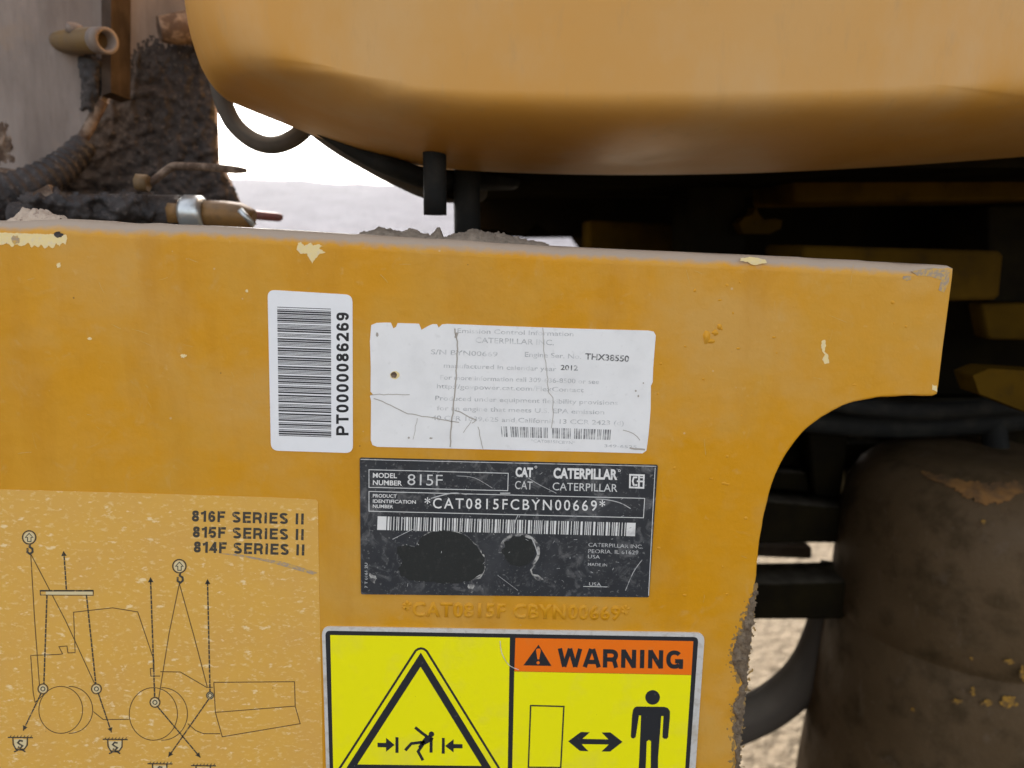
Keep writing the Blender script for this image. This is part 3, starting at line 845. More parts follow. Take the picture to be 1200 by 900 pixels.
# --- beams in the gap between tank and plate, plus slabs added to darken it
backing = slab('void_backing', [(534, 150), (2600, 20), (2600, 900), (1300, 900), (1290, 500), (1010, 470), (1000, 330), (830, 310), (806, 276), (745, 262), (700, 272), (692, 278), (676, 277), (668, 269), (660, 276), (648, 276), (636, 266), (628, 262), (622, 268), (612, 276), (585, 270), (560, 268), (536, 262)], .62, 1.8, 'dark_steel', machine)  # dark backing for the black void, made deep to keep light out
slab('void_cover', [(556, 140), (2400, 100), (2400, 190), (1460, 196), (570, 198), (556, 190)], .20, .62, 'dark_steel', machine)  # dark slab added under the tank to keep the gap black
beam('cross_beam', [(690, 258), (810, 263), (810, 300), (690, 300)], .50, .05, 'beam_paint', machine)
beam('frame_post', [(806, 150), (872, 150), (876, 330), (806, 330)], .40, .06, 'dark_steel', machine)
slab('lifting_lug', [(866, 262), (872, 255), (882, 252), (886, 243), (890, 252), (896, 258), (908, 256), (917, 258), (915, 268), (902, 274), (872, 274)], .38, .40, 'beam_paint', machine)
beam('cross_beam', [(930, 190), (1420, 165), (1420, 232), (930, 238)], .34, .10, 'beam_paint', machine)
beam('cross_beam', [(940, 287), (1178, 294), (1172, 352), (940, 356)], .28, .08, 'beam_paint', machine, bev=.004)
beam('frame_post', [(1158, 240), (1420, 236), (1420, 402), (1160, 396)], .40, .08, 'dark_steel', machine)
beam('cross_beam', [(1150, 356), (1420, 352), (1420, 402), (1158, 398)], .37, .02, 'beam_paint', machine)
slab('lug_plate', [(1140, 440), (1160, 432), (1230, 436), (1330, 440), (1330, 500), (1210, 486), (1170, 470), (1148, 462)], .24, .265, 'beam_paint', machine)
for k, (a, b, c, r) in enumerate((((930, 492, .40), (1060, 500, .40), (1260, 486, .36), .012), ((960, 470, .36), (1080, 482, .36), (1260, 470, .34), .009), ((1172, 545, .38), (1168, 490, .38), (1215, 440, .40), .012))):
    tube('hydraulic_hose', [a, b, c], r, 'black_rubber', machine, n=12)
mk('unseen_bounce_plate', [(x, y, z) for z in (.22, .24) for x, y in ((-3, .03), (2.2, .03), (2.2, .85), (-3, .85))], [(3, 2, 1, 0), (4, 5, 6, 7), (0, 1, 5, 4), (1, 2, 6, 5), (2, 3, 7, 6), (3, 0, 4, 7)], 'dark_steel', machine)  # unseen plate added to block light bouncing up from the ground
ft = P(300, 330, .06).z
mk('unseen_bounce_box', [(x, y, z) for z in (ft - .5, ft) for x, y in ((-3, .06), (.08, .06), (.08, 1.7), (-3, 1.7))], [(3, 2, 1, 0), (4, 5, 6, 7), (0, 1, 5, 4), (1, 2, 6, 5), (2, 3, 7, 6), (3, 0, 4, 7)], 'dark_steel', machine)  # hidden box added to keep ground bounce off the tank's underside
slab('unseen_shade_wall', [(4300, -1600), (5300, -1600), (5300, 3200), (4300, 3200)], -.10, 1.1, 'beam_paint', machine)  # unseen wall added on the right to block side light
# bars and uprights behind the cut-out
beam('frame_bar', [(860, 481), (1240, 486), (1240, 508), (860, 504)], .48, .04, 'dark_steel', machine)
beam('frame_bar', [(860, 516), (1075, 522), (1075, 556), (860, 545)], .50, .04, 'dark_steel', machine)
beam('frame_bar', [(860, 551), (968, 556), (968, 586), (860, 582)], .46, .03, 'dark_steel', machine)
beam('frame_bar', [(860, 584), (1010, 598), (1010, 637), (860, 637)], .40, .05, 'dark_steel', machine)
beam('frame_bar', [(860, 637.5), (952, 640), (952, 656), (860, 652)], .55, .03, 'dusty_rubber', machine)
beam('frame_bar', [(840, 686), (1020, 682), (1020, 726), (840, 727)], .36, .05, 'dark_steel', machine)
beam('upright', [(948, 505), (996, 505), (984, 600), (958, 600)], .44, .03, 'dark_steel', machine)
beam('upright', [(1000, 470), (1330, 470), (1330, 760), (1020, 760)], .56, .04, 'dark_steel', machine)
tube('large_hose', [(800, 872, .42), (850, 852, .42), (905, 826, .43), (944, 790, .43), (965, 745, .43), (976, 700, .43), (982, 660, .44)], [.025, .025, .0245, .024, .0225, .021, .019], 'hose_brown', machine, n=22)
# --- dark rusty drum on the right
def drum():
    Yc = .36
    c = P(1152, 560, Yc)
    cx = c.x
    def zz(y): return P(1152, y, Yc).z
    s = mpp(Yc)
    Rr = 172 * s * 0.93
    top = zz(528)
    prof = [(0.0, top), (Rr * .30, top), (Rr * .52, top - .001), (Rr * .64, top - .005), (Rr * .78, top - .014), (Rr * .89, top - .028), (Rr * .96, top - .048), (Rr * .995, top - .075), (Rr, top - .10), (Rr, zz(690)), (Rr, zz(716)), (Rr * .985, zz(718)), (Rr * .985, zz(721)), (Rr * 1.0, zz(724)), (Rr * 1.02, zz(760)), (Rr * 1.05, zz(830)), (Rr * 1.10, zz(920)), (Rr * 1.14, zz(1080))]
    n = 72
    V, F = [], []
    for k, (r, z) in enumerate(prof):
        for j in range(n):
            a = 2 * math.pi * j / n
            q = 1 + .012 * fbm((math.cos(a) * 2, math.sin(a) * 2, z * 12), 1.5)
            V.append((cx + max(r, .001) * q * math.cos(a), Yc + max(r, .001) * q * math.sin(a), z))
    for k in range(len(prof) - 1):
        for j in range(n):
            F.append((k * n + j, (k + 1) * n + j, (k + 1) * n + (j + 1) % n, k * n + (j + 1) % n))
    F.append(tuple(range(n - 1, -1, -1)))
    F.append(tuple(range((len(prof) - 1) * n, len(prof) * n)))
    o = mk('drum', V, F, 'rusty_drum', machine, smooth=True, label='big dark rusty drum with domed top')
    # rust patch and paint flakes lie on the drum's skin
    def skin(px, py, lift=.0016):
        d = (fwd * FPX + rt * (px - 600.0) - up * (py - 450.0)).normalized()
        t = .40
        while t < 1.1:
            p = CAM + d * t
            for k in range(len(prof) - 1):
                r0, z0 = prof[k]; r1, z1 = prof[k + 1]
                if z1 <= p.z <= z0 and z0 > z1:
                    rr = (r0 + (r1 - r0) * (p.z - z0) / (z1 - z0)) * 1.008 + lift
                    if (p.x - cx) ** 2 + (p.y - Yc) ** 2 < rr * rr: return p
                    break
            t += .0005
        return None
    def patch(name, poly, step, material, rag):
        xs = [p[0] for p in poly]; ys = [p[1] for p in poly]
        x0, x1, y0, y1 = min(xs) - rag, max(xs) + rag, min(ys) - rag, max(ys) + rag
        nx, ny = int((x1 - x0) / step) + 1, int((y1 - y0) / step) + 1
        idx, V, F, val = {}, [], [], {}
        for i in range(nx + 1):
            for j in range(ny + 1):
                x, y = x0 + i * step, y0 + j * step
                val[i, j] = edge_dist(poly, x, y) * (1 if inside(poly, x, y) else -1) + rag * 2.4 * fbm((x * .16, y * .2, 3.3), 1, 3) > 0
        def vid(i, j):
            if (i, j) not in idx:
                p = skin(x0 + i * step, y0 + j * step)
                if p is None: return None
                idx[i, j] = len(V); V.append(p)
            return idx[i, j]
        for i in range(nx):
            for j in range(ny):
                if val[i, j] and val[i + 1, j] and val[i, j + 1] and val[i + 1, j + 1]:
                    q = [vid(i, j), vid(i, j + 1), vid(i + 1, j + 1), vid(i + 1, j)]
                    if None not in q: F.append(tuple(q))
        if F: mk(name, V, F, material, o, smooth=True)
    patch('rust_patch', [(1068, 548), (1100, 556), (1125, 562), (1160, 566), (1198, 562), (1205, 575), (1178, 588), (1160, 593), (1140, 588), (1120, 574), (1090, 562)], 1.3, 'rust_orange', 4)
    for (x, y, rx, ry) in ((1122, 822, 6, 4), (1157, 824, 7, 5), (1182, 823, 10, 7), (1198, 790, 4, 8), (1184, 776, 8, 3), (1140, 810, 4, 5), (1070, 831, 3, 3), (1138, 771, 2.5, 2.5), (1152, 612, 4, 2.5)):
        patch('paint_flake', blob(x, y, rx, ry, n=14, j=.5, seed=x), .7, 'flake_yellow', 1.8)
    return o
drum()

# ------------------------------------------------------------------ dirt lying on the plate's top edge
def heap(name, x0, x1, prof, Yc, halfd, material, lab, group=None):
    """a low heap of dirt on the top of the plate; prof gives its crest pixel heights along x"""
    V, F = [], []
    nx, ny = max(8, int((x1 - x0) / 0.8)), 14
    for i in range(nx + 1):
        x = x0 + (x1 - x0) * i / nx
        for k in range(len(prof) - 1):
            if prof[k][0] <= x <= prof[k + 1][0]:
                t = (x - prof[k][0]) / (prof[k + 1][0] - prof[k][0]); h = prof[k][1] * (1 - t) + prof[k + 1][1] * t
                base = prof[k][2] * (1 - t) + prof[k + 1][2] * t
                break
        b = P(x, base, Yc)
        hm = h * mpp(Yc)
        for j in range(ny + 1):
            s = -1 + 2 * j / ny
            z = b.z + hm * (1 - s * s) * (1 + .5 * fbm((b.x, s * .02, 1), 180)) + .0030 * (1 - s * s) * fbm((b.x, s * .012, 5), 330, 5) + .0006 * fbm((b.x, s * .012, 9), 1500) - (.001 if j in (0, ny) else 0)
            V.append((b.x, Yc + halfd * s, z))
    for i in range(nx):
        for j in range(ny):
            a = i * (ny + 1) + j
            F.append((a, a + ny + 1, a + ny + 2, a + 1))
    o = mk(name, V, F, material, smooth=True)
    tag(o, lab, 'dirt', group)
    return o
heap('dirt_clod', 18, 78, [(18, 0, 258), (24, 5, 258), (30, 11, 257), (38, 9, 257), (46, 12, 257), (54, 9, 257), (62, 5, 257), (70, 4, 257), (78, 0, 257)], .012, .007, 'pale_dirt', 'pale crumbly dirt clod on the left end of the plate edge')
heap('dirt_heap', 425, 520, [(425, 0, 273), (436, 3, 274), (446, 7, 274), (460, 5, 275), (472, 3, 276), (480, 7, 276), (490, 6, 277), (503, 2, 278), (508, 4, 278), (512, 9, 278), (516, 7, 278), (520, 0, 278)], .030, .012, 'dirt', 'small jagged dirt ridge on the plate edge below the short black tube')
heap('dirt_heap', 519, 640, [(519, 0, 279), (532, 5, 280), (545, 8, 280), (558, 11, 281), (572, 9, 282), (590, 8, 283), (615, 4, 285), (640, 0, 286)], .028, .015, 'dirt', 'long low dirt mound on the plate edge right of the black tubes')

# ------------------------------------------------------------------ white asset label with barcode
LQ = [(313.5, 339.5), (413, 345.5), (413.5, 531), (317.5, 528)]
lab = slab('barcode_label', rquad(LQ, 9), -0.00030, 0.0002, 'white_label')
tag(lab, 'white rounded sticker with upright black barcode and number PT0000086269', 'label')
f = Flat(-0.00036)
BQ = [(324.8, 359.5), (387.8, 361.8), (388.2, 512.5), (326.8, 510.5)]
for a, b in bars('PT0000086269', 2.4):
    f.poly([tuple(bil(BQ, 0, a)), tuple(bil(BQ, 1, a)), tuple(bil(BQ, 1, b)), tuple(bil(BQ, 0, b))])
f.build('barcode', 'label_barcode_ink', lab)
f = Flat(-0.00036)
bold(f, "PT0000086269", (408.5, 510.5), (408.8, 366), 14.6, .205, .11)
f.build('lettering', 'black_print', lab)

# ------------------------------------------------------------------ cracked white emission label
EP = [(435, 381), (441, 378.5), (452, 378), (458, 378.2), (461, 385), (464, 383), (466, 378.6), (480, 379), (491, 379.4), (494, 386.5), (500, 383), (503, 381.5), (507, 379.8), (512, 380), (514, 384), (518, 380.2), (524, 379.6)]
EP += [(600, 382.5), (680, 385.3), (760, 387.4), (766, 388.6), (768.5, 393), (765.5, 430), (764.8, 448), (762.8, 452), (762.5, 480), (760, 510), (757.5, 528), (753, 531.3), (690, 529.5), (600, 527.5), (520, 525.4), (442, 523.6), (436.5, 521.5), (434.5, 516), (434.8, 470), (433.6, 464), (437, 462), (434.2, 459), (434.5, 430), (433.5, 400)]
em = slab('emission_label', EP, -0.00028, 0.0002, 'old_label')
tag(em, 'cracked white paper label with faded lettering and chewed top edge', 'label')
f = Flat(-0.00034); g = Flat(-0.00034); h = Flat(-0.00034)
rows = [
    ("Emission Control Information", (536, 390.0), (672, 394.0), 5.6),
    ("CATERPILLAR INC.", (557, 401.5), (649, 404.5), 6.6),
    ("S/N BYN00669", (505, 415.0), (583, 418.0), 6.0),
    ("Engine Ser. No.", (615, 418.0), (681, 420.6), 6.0),
    ("manufactured in calendar year", (520, 430.8), (652, 435.0), 5.6),
    ("For more information call 309-636-8500 or see", (516, 444.6), (702, 450.0), 5.6),
    ("http://govpower.cat.com/FlexContact", (512, 455.0), (684, 459.6), 5.6),
    ("Produced under equipment flexibility provisions", (510, 469.0), (724, 474.6), 5.6),
    ("for an engine that meets U.S. EPA emission", (512, 480.6), (708, 485.6), 5.6),
    ("40 CFR 1039.625 and California 13 CCR 2423 (d)", (506, 492.0), (731, 498.5), 5.6),
    ("*CAT0815FCBYN*", (622, 518.2), (674, 520.6), 3.6), ("349-6525", (708, 524.0), (746, 525.6), 3.6)]
for s, a, b, hh in rows:
    f = Flat(-0.00034); text(f, s, a, b, hh, 0.006); f.build('faded_lettering', 'faded_print', em)
for s, a, b, hh, bo in (("THX38550", (685.5, 421.0), (737, 424.0), 7.6, 0.02), ("2012", (657, 433.4), (677, 434.2), 6.2, 0.014)):
    g = Flat(-0.00034); text(g, s, a, b, hh, bo); g.build('dark_lettering', 'worn_print', em)
BQ2 = [(587, 499.5), (716, 503.5), (715, 515.5), (588, 512)]
for a, b in bars('CAT0815F', 2.2):
    if random.random() < 0.9: h.poly([tuple(bil(BQ2, a, 0)), tuple(bil(BQ2, b, 0)), tuple(bil(BQ2, b, 1)), tuple(bil(BQ2, a, 1))])
h.build('barcode', 'faded_bars', em)
def crackline(pts, w, j=0.8):
    c = Flat(-0.00040); out = []
    for i in range(len(pts) - 1):
        a, b = Vector(pts[i]), Vector(pts[i + 1]); n = max(2, int((b - a).length / 5))
        for k in range(n):
            q = a.lerp(b, k / n) + (Vector((random.uniform(-j, j), random.uniform(-j, j))) if k else Vector((0, 0)))
            out.append(q)
    out.append(Vector(pts[-1])); c.line(out, w); c.build('crack', 'crack', em)
crackline([(533, 385), (536, 400), (535, 430), (533, 460), (531, 480), (529, 500), (527.5, 524)], 1.5)
crackline([(533, 481), (545, 486), (558, 492)], 1.2); crackline([(558, 492), (553, 496)], .8)
crackline([(438, 467), (458, 475), (478, 485), (505, 489), (538, 495)], 1.0)
crackline([(434, 463), (455, 462), (480, 462.5)], .8)
crackline([(560, 500), (562, 510), (566, 526)], .8); crackline([(552, 494), (543, 507)], .6)
crackline([(636, 384), (637, 410), (641, 440), (643, 460), (648, 466), (648, 490), (646, 502)], .7)
crackline([(489, 490), (484, 515)], .5); crackline([(730, 504), (742, 508), (750, 516)], .8); crackline([(738, 525), (756, 527)], 2.0)
crackline([(536, 390), (534, 396)], 3.0)
for x, y, rx, ry in ((442, 392, 1.4, 2.6), (479, 513, 1.2, 1.2), (505, 513.5, 1.8, 1.0), (745, 458, 1.2, 1.2), (748, 464, 1.0, 1.4), (754, 449, .9, .9)):
    c = Flat(-0.00040); c.poly(blob(x, y, rx, ry, seed=x)); c.build('speck', 'crack', em)
tear = slab('tear', blob(462.5, 439.5, 5.6, 4.8, seed=11, j=.15), -0.00036, -0.0002, 'cream_primer', em)
tear2 = slab('tear', blob(461.5, 439.5, 3.6, 3.4, seed=13, j=.2), -0.00042, -0.0003, 'stain', em)

# ------------------------------------------------------------------ black identification plate
IQ = [(421.5, 536.5), (771, 545), (760.5, 700), (423, 696.5)]
idp = slab('identification_plate', rquad(IQ, 2), -0.00070, 0.0002, 'plate_black')
tag(idp, 'scratched black metal identification plate with silver lettering and barcode', 'nameplate')
def I(u, v): return (430 * 0 + 415 + u * 0.3, 530 + v * 0.3)      # zoom crop -> photo pixels
Yi = -0.00078
f = Flat(Yi)
f.line([I(58, 68), I(602, 82), I(600, 150), I(58, 137)], 0.9, True)
f.line([I(58, 153), I(1135, 180), I(1130, 256), I(58, 230)], 0.9, True)
f.line([I(25, 28), I(1180, 55)], 0.7); f.line([I(1176, 60), I(1150, 560)], 0.8)
f.line([I(895, 524), I(990, 526)], 0.7)
f.build('border_lines', 'plate_silver', idp)
def wr(name, material, t, a, b, hh, bo=0.0, sp=1.0):
    f = Flat(Yi); text(f, t, a, b, hh, bo, sp); return f.build(name, material, idp)
for t, a, b, hh, bo in (("MODEL", I(73, 99), I(167, 101), 6.0, .02), ("NUMBER", I(73, 127), I(187, 130), 6.0, .02), ("PRODUCT", I(73, 176), I(166, 178), 4.2, .015), ("IDENTIFICATION", I(73, 197), I(241, 201), 4.2, .015), ("NUMBER", I(73, 217), I(152, 219), 4.2, .015),
        ("CAT", I(630, 94), I(698, 96), 11.5, .045), ("CATERPILLAR", I(778, 100), I(1028, 106), 12.6, .04)):
    wr('lettering', 'plate_white', t, a, b, hh, bo)
wr('lettering', 'plate_white', "*CAT0815FCBYN00669*", I(275, 218), I(980, 229), 12.8, .008, 1.3)
wr('thin_lettering', 'plate_silver', "815F", I(208, 128), I(345, 131), 13.6, -.004)
wr('thin_lettering', 'plate_silver', "CAT", I(628, 143), I(696, 146), 10.0); wr('thin_lettering', 'plate_silver', "CATERPILLAR", I(775, 148), I(1028, 155), 9.6)
for q in (I(710, 58), I(1036, 72)):
    f = Flat(Yi); f.ring(*q, 1.2, .6, 10); f.build('registered_mark', 'plate_white', idp)
# emblem: square with two interlocked letters
f = Flat(Yi)
e0, e1, e2, e3 = I(1078, 88), I(1132, 90), I(1130, 139), I(1077, 137)
f.line([e0, e1, e2, e3], 2.0, True)
f.line([I(1106, 98), I(1092, 98), I(1088, 113), I(1092, 128), I(1106, 128)], 2.0)
f.line([I(1104, 113), I(1128, 114)], 2.0); f.line([I(1113, 92), I(1112, 136)], 2.2); f.line([I(1113, 98), I(1128, 99)], 1.6)
f.build('emblem', 'plate_white', idp)
for t, a, b, hh, bo in (("CATERPILLAR INC.", I(915, 368), I(1128, 376), 4.6, .002), ("PEORIA, IL 61629", I(914, 393), I(1110, 399), 4.6, .002), ("USA", I(913, 414), I(960, 416), 4.4, .002), ("MADE IN", I(913, 443), I(988, 446), 3.6, .006), ("USA", I(918, 521), I(964, 523), 4.2, .0), ("7 T 0161 2U", I(52, 530), I(52, 432), 3.4, .01)):
    wr('small_lettering', 'plate_thin', t, a, b, hh, bo)
f = Flat(Yi)
BQ3 = [I(92, 250), I(1100, 276), I(1097, 328), I(90, 303)]
f.poly(BQ3)
f.build('barcode_field', 'plate_white', idp)
f = Flat(Yi - .00006)
for a, b in bars('CAT0815FCBYN00669', 2.3):
    a, b = .035 + .93 * a, .035 + .93 * b
    f.poly([tuple(bil(BQ3, a, 0)), tuple(bil(BQ3, b, 0)), tuple(bil(BQ3, b, 1)), tuple(bil(BQ3, a, 1))])
f.build('barcode', 'plate_black', idp)
# worn patches
big = [I(*p) for p in ((262, 330), (300, 312), (350, 306), (402, 312), (440, 330), (470, 356), (492, 384), (508, 412), (510, 450), (500, 474), (470, 494), (440, 505), (400, 512), (350, 512), (300, 506), (255, 505), (215, 498), (180, 482), (172, 455), (190, 425), (170, 395), (166, 370), (200, 362), (235, 372), (252, 350))]
f = Flat(Yi - .00002)
f.poly(jag([(x + .8, y - .6) for x, y in big], 1.1, 2.0)); f.build('worn_edge', 'worn_edge', idp)
f = Flat(Yi - .00008); f.poly(jag(big, .7)); f.build('worn_patch', 'worn_black', idp)
rc = I(645, 388)
f = Flat(Yi - .00002)
f.line([(rc[0] + 22.5 * math.cos(a) * 1.0, rc[1] + 20 * math.sin(a)) for a in [R(d) for d in range(175, 410, 8)]], 3.6)
f.build('worn_edge', 'worn_edge', idp)
for pts, w in (([I(500, 440), I(508, 462), I(492, 490), I(460, 500), I(450, 545)], 1.8), ([I(705, 440), I(690, 460), I(700, 485), I(720, 500)], 1.6)):
    f = Flat(Yi - .00002); f.line(pts, w); f.build('worn_edge', 'worn_edge', idp)
for pts in (((60, 470), (90, 490), (82, 510), (66, 500)), ((690, 470), (720, 480), (745, 500), (715, 500)), ((445, 515), (470, 512), (462, 548), (446, 548))):
    f = Flat(Yi - .00002); f.poly(jag([I(*p) for p in pts], 1)); f.build('worn_edge', 'worn_edge', idp)
f = Flat(Yi - .00008)
gear = []
for i in range(44):
    a = 2 * math.pi * i / 44
    r = 19.0 + (2.2 if (i // 2) % 2 and math.sin(a) < .2 else -.6) + random.uniform(-.6, .6)
    gear.append((rc[0] + r * math.cos(a), rc[1] + r * .93 * math.sin(a)))
f.poly(gear); f.build('worn_patch', 'worn_black', idp)
sc_ = Flat(Yi - .00010)
for pts, w in (([I(940, 182), I(990, 186), I(1040, 198), I(1080, 220)], .9), ([I(300, 180), I(380, 160), I(440, 164)], 1.3), ([I(680, 100), I(720, 125), (I(790, 160))], .6), ([I(640, 245), I(630, 270), I(628, 300)], .8), ([I(1060, 540), I(1090, 470), I(1125, 420)], .7), ([I(560, 480), I(640, 540)], .4), ([I(150, 340), I(230, 300)], .7), ([I(400, 92), I(470, 100), I(540, 140)], .5), ([I(570, 160), I(610, 160)], 1.4), ([I(690, 330), I(705, 360), I(718, 400)], 1.0)):
    f = Flat(Yi - .00010); f.line(curve_pts(pts, 4) if len(pts) > 2 else pts, w); f.build('scratch', 'plate_thin', idp)
for k in range(60):
    u, v = random.uniform(60, 1120), random.uniform(60, 540)
    a = random.uniform(0, 6.28); l = random.uniform(2, 14)
    sc_.line([I(u, v), I(u + l * math.cos(a), v + l * math.sin(a))], random.uniform(.25, .6))
sc_.build('fine_scratches', 'plate_thin', idp, kind='stuff')

# ------------------------------------------------------------------ warning sign
WQ = [(377, 734.5), (826, 742), (811, 960), (384, 960)]
ws = slab('warning_sign', rquad(WQ, 10), -0.0009, 0.0002, 'sign_foil')
tag(ws, 'yellow crush warning sign with orange WARNING header and pictograms', 'sign')
def inset(c, l, t, r_, b=0):
    return [(c[0][0] + l, c[0][1] + t), (c[1][0] - r_, c[1][1] + t), (c[2][0] - r_, c[2][1] - b), (c[3][0] + l, c[3][1] - b)]
f = Flat(-0.00096); f.poly(rquad(inset(WQ, 4.2, 4.6, 7.5), 6)); f.build('black_border', 'sign_black', ws)
Yw = -0.00102
f = Flat(Yw); f.poly([(387, 744.2), (597.5, 747.4), (594, 960), (391.8, 960)]); f.build('yellow_field', 'sign_yellow', ws)
f = Flat(Yw); f.poly([(602.7, 787), (810, 791.2), (799, 960), (599, 960)]); f.build('yellow_field', 'sign_yellow', ws)
f = Flat(Yw); f.poly([(604, 747.6), (812.5, 751.4), (810.2, 790.9), (602.8, 786.7)]); f.build('orange_header', 'sign_orange', ws)
def W(u, v): return (370 + u * 0.2, 725 + v * 0.2)
Yp = -0.00108
f = Flat(Yp)
apex = W(614, 205)
f.line([W(615, 240), W(205, 875), W(1010, 885)], 8.8, True)
f.build('hazard_triangle', 'sign_black', ws)
f = Flat(Yp)
f.line([W(20, 1040)] + [W(150, 862), W(585, 188), W(600, 178), W(617, 174), W(634, 178), W(650, 190), W(1070, 870)] + [W(1150, 1000)], 2.6)
f.build('outline_triangle', 'sign_black', ws)
# the falling figure between two arrows
f = Flat(Yp)
f.disc(*W(678, 677), 3.2)
f.line([W(582, 637), W(620, 668), W(655, 694)], 3.4)
f.poly([W(640, 694), W(662, 682), W(690, 700), W(685, 716), W(660, 728), W(628, 744), W(612, 762), W(600, 752), W(618, 722)])
f.line([W(640, 722), W(560, 732), W(524, 772)], 3.4)
f.line([W(630, 735), W(600, 778), W(628, 830)], 3.4)
f.line([W(676, 700), W(676, 785)], 3.6)
f.build('falling_figure', 'sign_black', ws)
def arrow_bar(pts, bar):
    f = Flat(Yp); f.poly([W(*p) for p in pts]); f.poly([W(*p) for p in bar]); f.build('arrow', 'sign_black', ws)
arrow_bar([(362, 727), (412, 728), (412, 698), (462, 740), (412, 780), (412, 754), (362, 753)], [(467, 694), (485, 695), (485, 787), (467, 786)])
arrow_bar([(860, 735), (808, 735), (808, 706), (758, 746), (808, 784), (808, 760), (860, 760)], [(740, 698), (756, 699), (756, 792), (738, 791)])
def G(u, v): return (590 + u * 0.20833, 725 + v * 0.20833)
f = Flat(Yp)
f.poly([G(197, 146), G(270, 266), G(112, 263)]); f.build('alert_triangle', 'sign_black', ws)
f = Flat(Yp - .00006)
f.poly([G(183, 176), G(190, 168), G(204, 168), G(210, 178), G(201, 228), G(191, 228)]); f.disc(*G(195, 248), 1.9, 14); f.build('exclamation_mark', 'sign_orange', ws)
f = Flat(Yp); bold(f, "WARNING", G(308, 270), G(1010, 283), 21.5, .235, .09); f.build('lettering', 'sign_black', ws)
f = Flat(Yp); f.line([G(153, 489), G(340, 494), G(322, 838), G(140, 836)], 1.7, True); f.build('machine_outline', 'sign_black', ws)
f = Flat(Yp)
f.poly([G(364, 690), G(436, 637), G(486, 639), G(444, 676), G(590, 679), G(552, 640), G(602, 640), G(670, 693), G(600, 748), G(552, 747), G(592, 708), G(440, 706), G(478, 746), G(430, 744)])
f.build('double_arrow', 'sign_black', ws)
f = Flat(Yp)
f.disc(*G(839, 443), 8.6, 28)
body = [G(752, 494), G(905, 496), G(925, 502), G(937, 522), G(936, 560), G(926, 668), G(917, 676), G(903, 676), G(894, 666), G(900, 548), G(888, 548), G(870, 780), G(868, 1000), G(826, 1000), G(830, 690), G(818, 682), G(806, 690), G(794, 1000), G(752, 1000), G(764, 780), G(774, 545), G(762, 545), G(748, 640), G(744, 664), G(734, 674), G(720, 672), G(716, 660), G(724, 540), G(730, 510), G(740, 498)]
f.poly(body); f.build('standing_figure', 'sign_black', ws)
# hair-fine scratch and scuffs
f = Flat(Yp - .0001)
f.line(curve_pts([W(1080, 130), W(1090, 200), W(1130, 270), W(1190, 300)], 5), .8)
f.build('scratch', 'sign_foil', ws)

# ------------------------------------------------------------------ lifting-diagram decal
def D(u, v): return (u / 2.7263, 570 + v / 2.7263)
DQ = [(-60, 572), (0, 573.5), (80, 575.8), (160, 578), (240, 580.5), (320, 583), (370, 585.5), (372.5, 588), (374, 700), (377, 820), (379, 960), (-60, 960)]
dc = slab('lifting_decal', DQ, -0.00016, 0.0002, 'decal_film')
tag(dc, 'speckled pale yellow decal with machine lifting diagram and three SERIES II lines', 'decal')
Yd = -0.00024
for t, a, b in (("816F SERIES II", D(612, 112), D(972, 122)), ("815F SERIES II", D(615, 163), D(972, 172)), ("814F SERIES II", D(618, 211), D(974, 221))):
    f = Flat(Yd); bold(f, t, a, b, 13.0, .225, .12); f.build('lettering', 'decal_ink', dc)
tl = 0.95
for nm, pts in (
    ('cab_outline', [(145, 660), (112, 690), (106, 660), (98, 540), (186, 537), (200, 535), (188, 512), (214, 510), (217, 532), (240, 531), (235, 402), (360, 388), (440, 401), (492, 556), (492, 580), (480, 582), (482, 606), (512, 606)]),
    ('frame_outline', [(512, 592), (576, 593), (660, 642), (680, 642)]), ('frame_outline', [(296, 718), (330, 745), (412, 744)]), ('frame_outline', [(600, 758), (625, 780), (650, 790), (704, 790)]),
    ('blade_outline', [(683, 626), (941, 624), (943, 702), (959, 758), (710, 800), (688, 722), (683, 626)]), ('blade_outline', [(688, 722), (943, 702)])):
    f = Flat(Yd); f.line([D(*p) for p in pts], tl); f.build(nm, 'decal_thin_ink', dc)
for cx, cy, rx, ry in ((194, 714, 70, 75), (490, 727, 77, 84)):
    f = Flat(Yd + .00002); f.ring(*D(cx, cy), 1, tl, 44, rx / 2.7263, ry / 2.7263)
    a = [(cx + 28 + (rx + 4) * math.cos(R(t)), cy + ry * math.sin(R(t))) for t in range(-92, 93, 8)]
    f.line([D(*p) for p in a], tl); f.build('wheel_outline', 'decal_thin_ink', dc)
for pts in ([(98, 215), (110, 420), (126, 636)], [(98, 215), (210, 430), (303, 632)], [(573, 310), (540, 470), (505, 690)], [(573, 310), (620, 480), (662, 640)]):
    f = Flat(Yd - .00002); f.line([D(*p) for p in pts], tl); f.build('sling', 'decal_thin_ink', dc)
for a, b, tip in (((212, 330), (204, 212), (203, 206)), ((150, 346), (140, 632), None), ((276, 346), (306, 632), None), ((494, 672), (481, 298), (481, 290)), ((671, 660), (663, 304), (663, 296))):
    f = Flat(Yd - .00004); f.dash(D(*a), D(*b), 1.7, 5.0, .7)
    if tip: f.arrow(D(*tip), D(*a), 6)
    f.build('lifting_arrow' if tip else 'lifting_strap', 'decal_ink', dc)
for a, b in (((134, 655), (74, 780)), ((312, 655), (356, 786)), ((500, 700), (640, 866)), ((668, 678), (538, 864))):
    f = Flat(Yd - .00004); f.dash(D(*a), D(*b), 1.5, 7, .5); f.arrow(D(*b), D(*a), 5.5); f.build('tie_down_arrow', 'decal_ink', dc)
f = Flat(Yd - .00004)
f.poly([D(128, 331), D(298, 331), D(298, 336), D(128, 336)]); f.line([D(128, 333), D(298, 332), D(298, 348), D(129, 347)], .9, True)
f.build('spreader_bar', 'decal_ink', dc)
f = Flat(Yd - .00003)
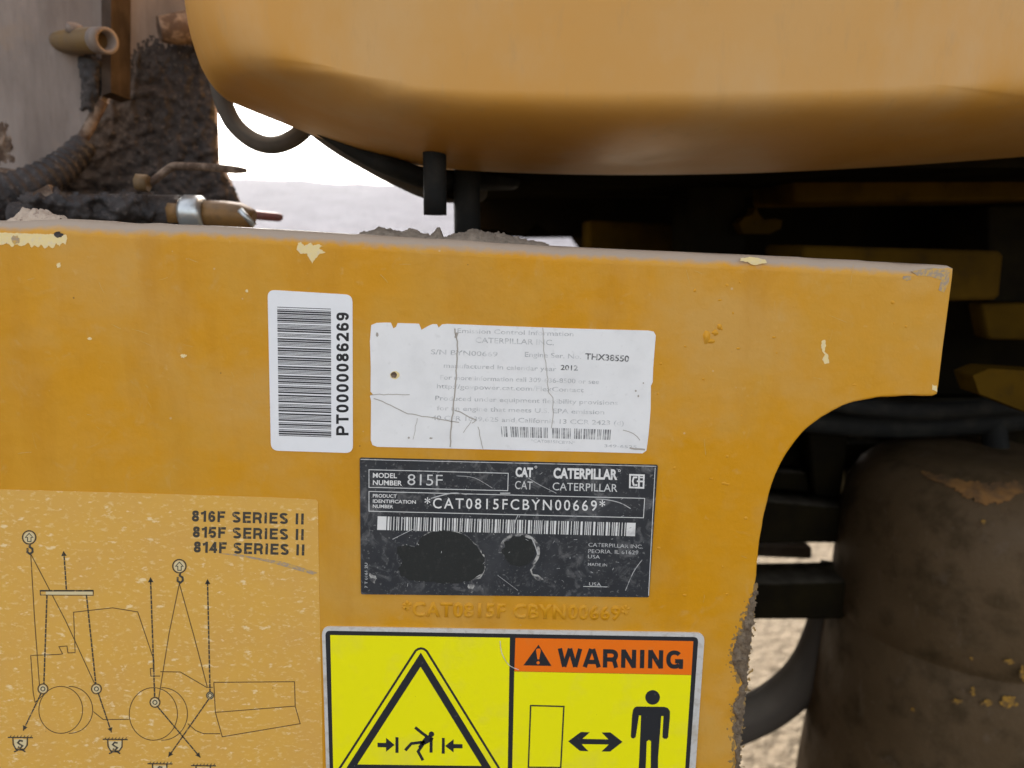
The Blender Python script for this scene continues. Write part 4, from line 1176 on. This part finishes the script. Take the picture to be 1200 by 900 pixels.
f.poly([D(146, 336), D(296, 335), D(296, 346), D(146, 346)]); f.build('spreader_fill', 'decal_pale', dc)
for cx, cy in ((93, 163), (573, 255)):
    f = Flat(Yd - .00003); f.disc(*D(cx, cy), 6.6); f.build('hook_disc', 'decal_pale', dc)
    f = Flat(Yd - .00006)
    f.ring(*D(cx, cy), 7.8, 1.4, 30)
    f.line([D(*q) for q in ((cx - 5, cy + 13), (cx - 5, cy), (cx - 12, cy), (cx, cy - 13), (cx + 12, cy), (cx + 6, cy), (cx + 6, cy + 13))], 1.0, True)
    f.line([D(*q) for q in ((cx + 2, cy + 22), (cx + 1, cy + 30), (cx + 10, cy + 36), (cx + 11, cy + 46), (cx + 3, cy + 53), (cx - 6, cy + 47), (cx - 5, cy + 34))], 2.4)
    f.build('hook_symbol', 'decal_ink', dc)
for cx, cy in ((137, 647), (308, 647), (495, 690), (671, 668)):
    f = Flat(Yd - .00005); f.disc(*D(cx, cy), 4.6 if cx < 600 else 3.4, 16); f.build('eye_disc', 'decal_pale', dc)
    f = Flat(Yd - .00007); f.ring(*D(cx, cy), 5.8 if cx < 600 else 4.0, 1.2, 20); f.ring(*D(cx, cy), 2.4, 1.2, 12); f.build('lifting_eye', 'decal_ink', dc)
for cx, cy in ((65, 802), (368, 808), (511, 886), (650, 892)):
    f = Flat(Yd - .00003); f.poly([D(cx - 21, cy + 6), D(cx + 21, cy + 6), D(cx + 17, cy + 34), D(cx - 17, cy + 34)]); f.build('tie_down_disc', 'decal_pale', dc)
    f = Flat(Yd - .00006)
    f.line([D(cx - 40, cy), D(cx + 40, cy + 1)], 1.3)
    for k in range(7): f.line([D(cx - 34 + k * 11, cy), D(cx - 29 + k * 11, cy - 6)], .8)
    f.line([D(cx - 24, cy + 2), D(cx - 23, cy + 22), D(cx - 14, cy + 38), D(cx + 12, cy + 38), D(cx + 22, cy + 24), D(cx + 22, cy + 2)], 1.5)
    f.line([D(cx + 8, cy + 12), D(cx - 2, cy + 10), D(cx - 8, cy + 17), D(cx, cy + 23), D(cx + 7, cy + 27), D(cx, cy + 34), D(cx - 8, cy + 30)], 1.9)
    f.line([D(cx - 20, cy + 46), D(cx - 6, cy + 40), D(cx + 6, cy + 40), D(cx + 16, cy + 46)], 1.6)
    f.build('tie_down_symbol', 'decal_ink', dc)
f = Flat(Yd - .00008)
f.poly([D(*p) for p in ((700, 214), (760, 216), (820, 228), (900, 240), (960, 258), (1015, 276), (1000, 282), (930, 262), (850, 240), (780, 226))])
f.build('scuff', 'scuff_grey', dc)
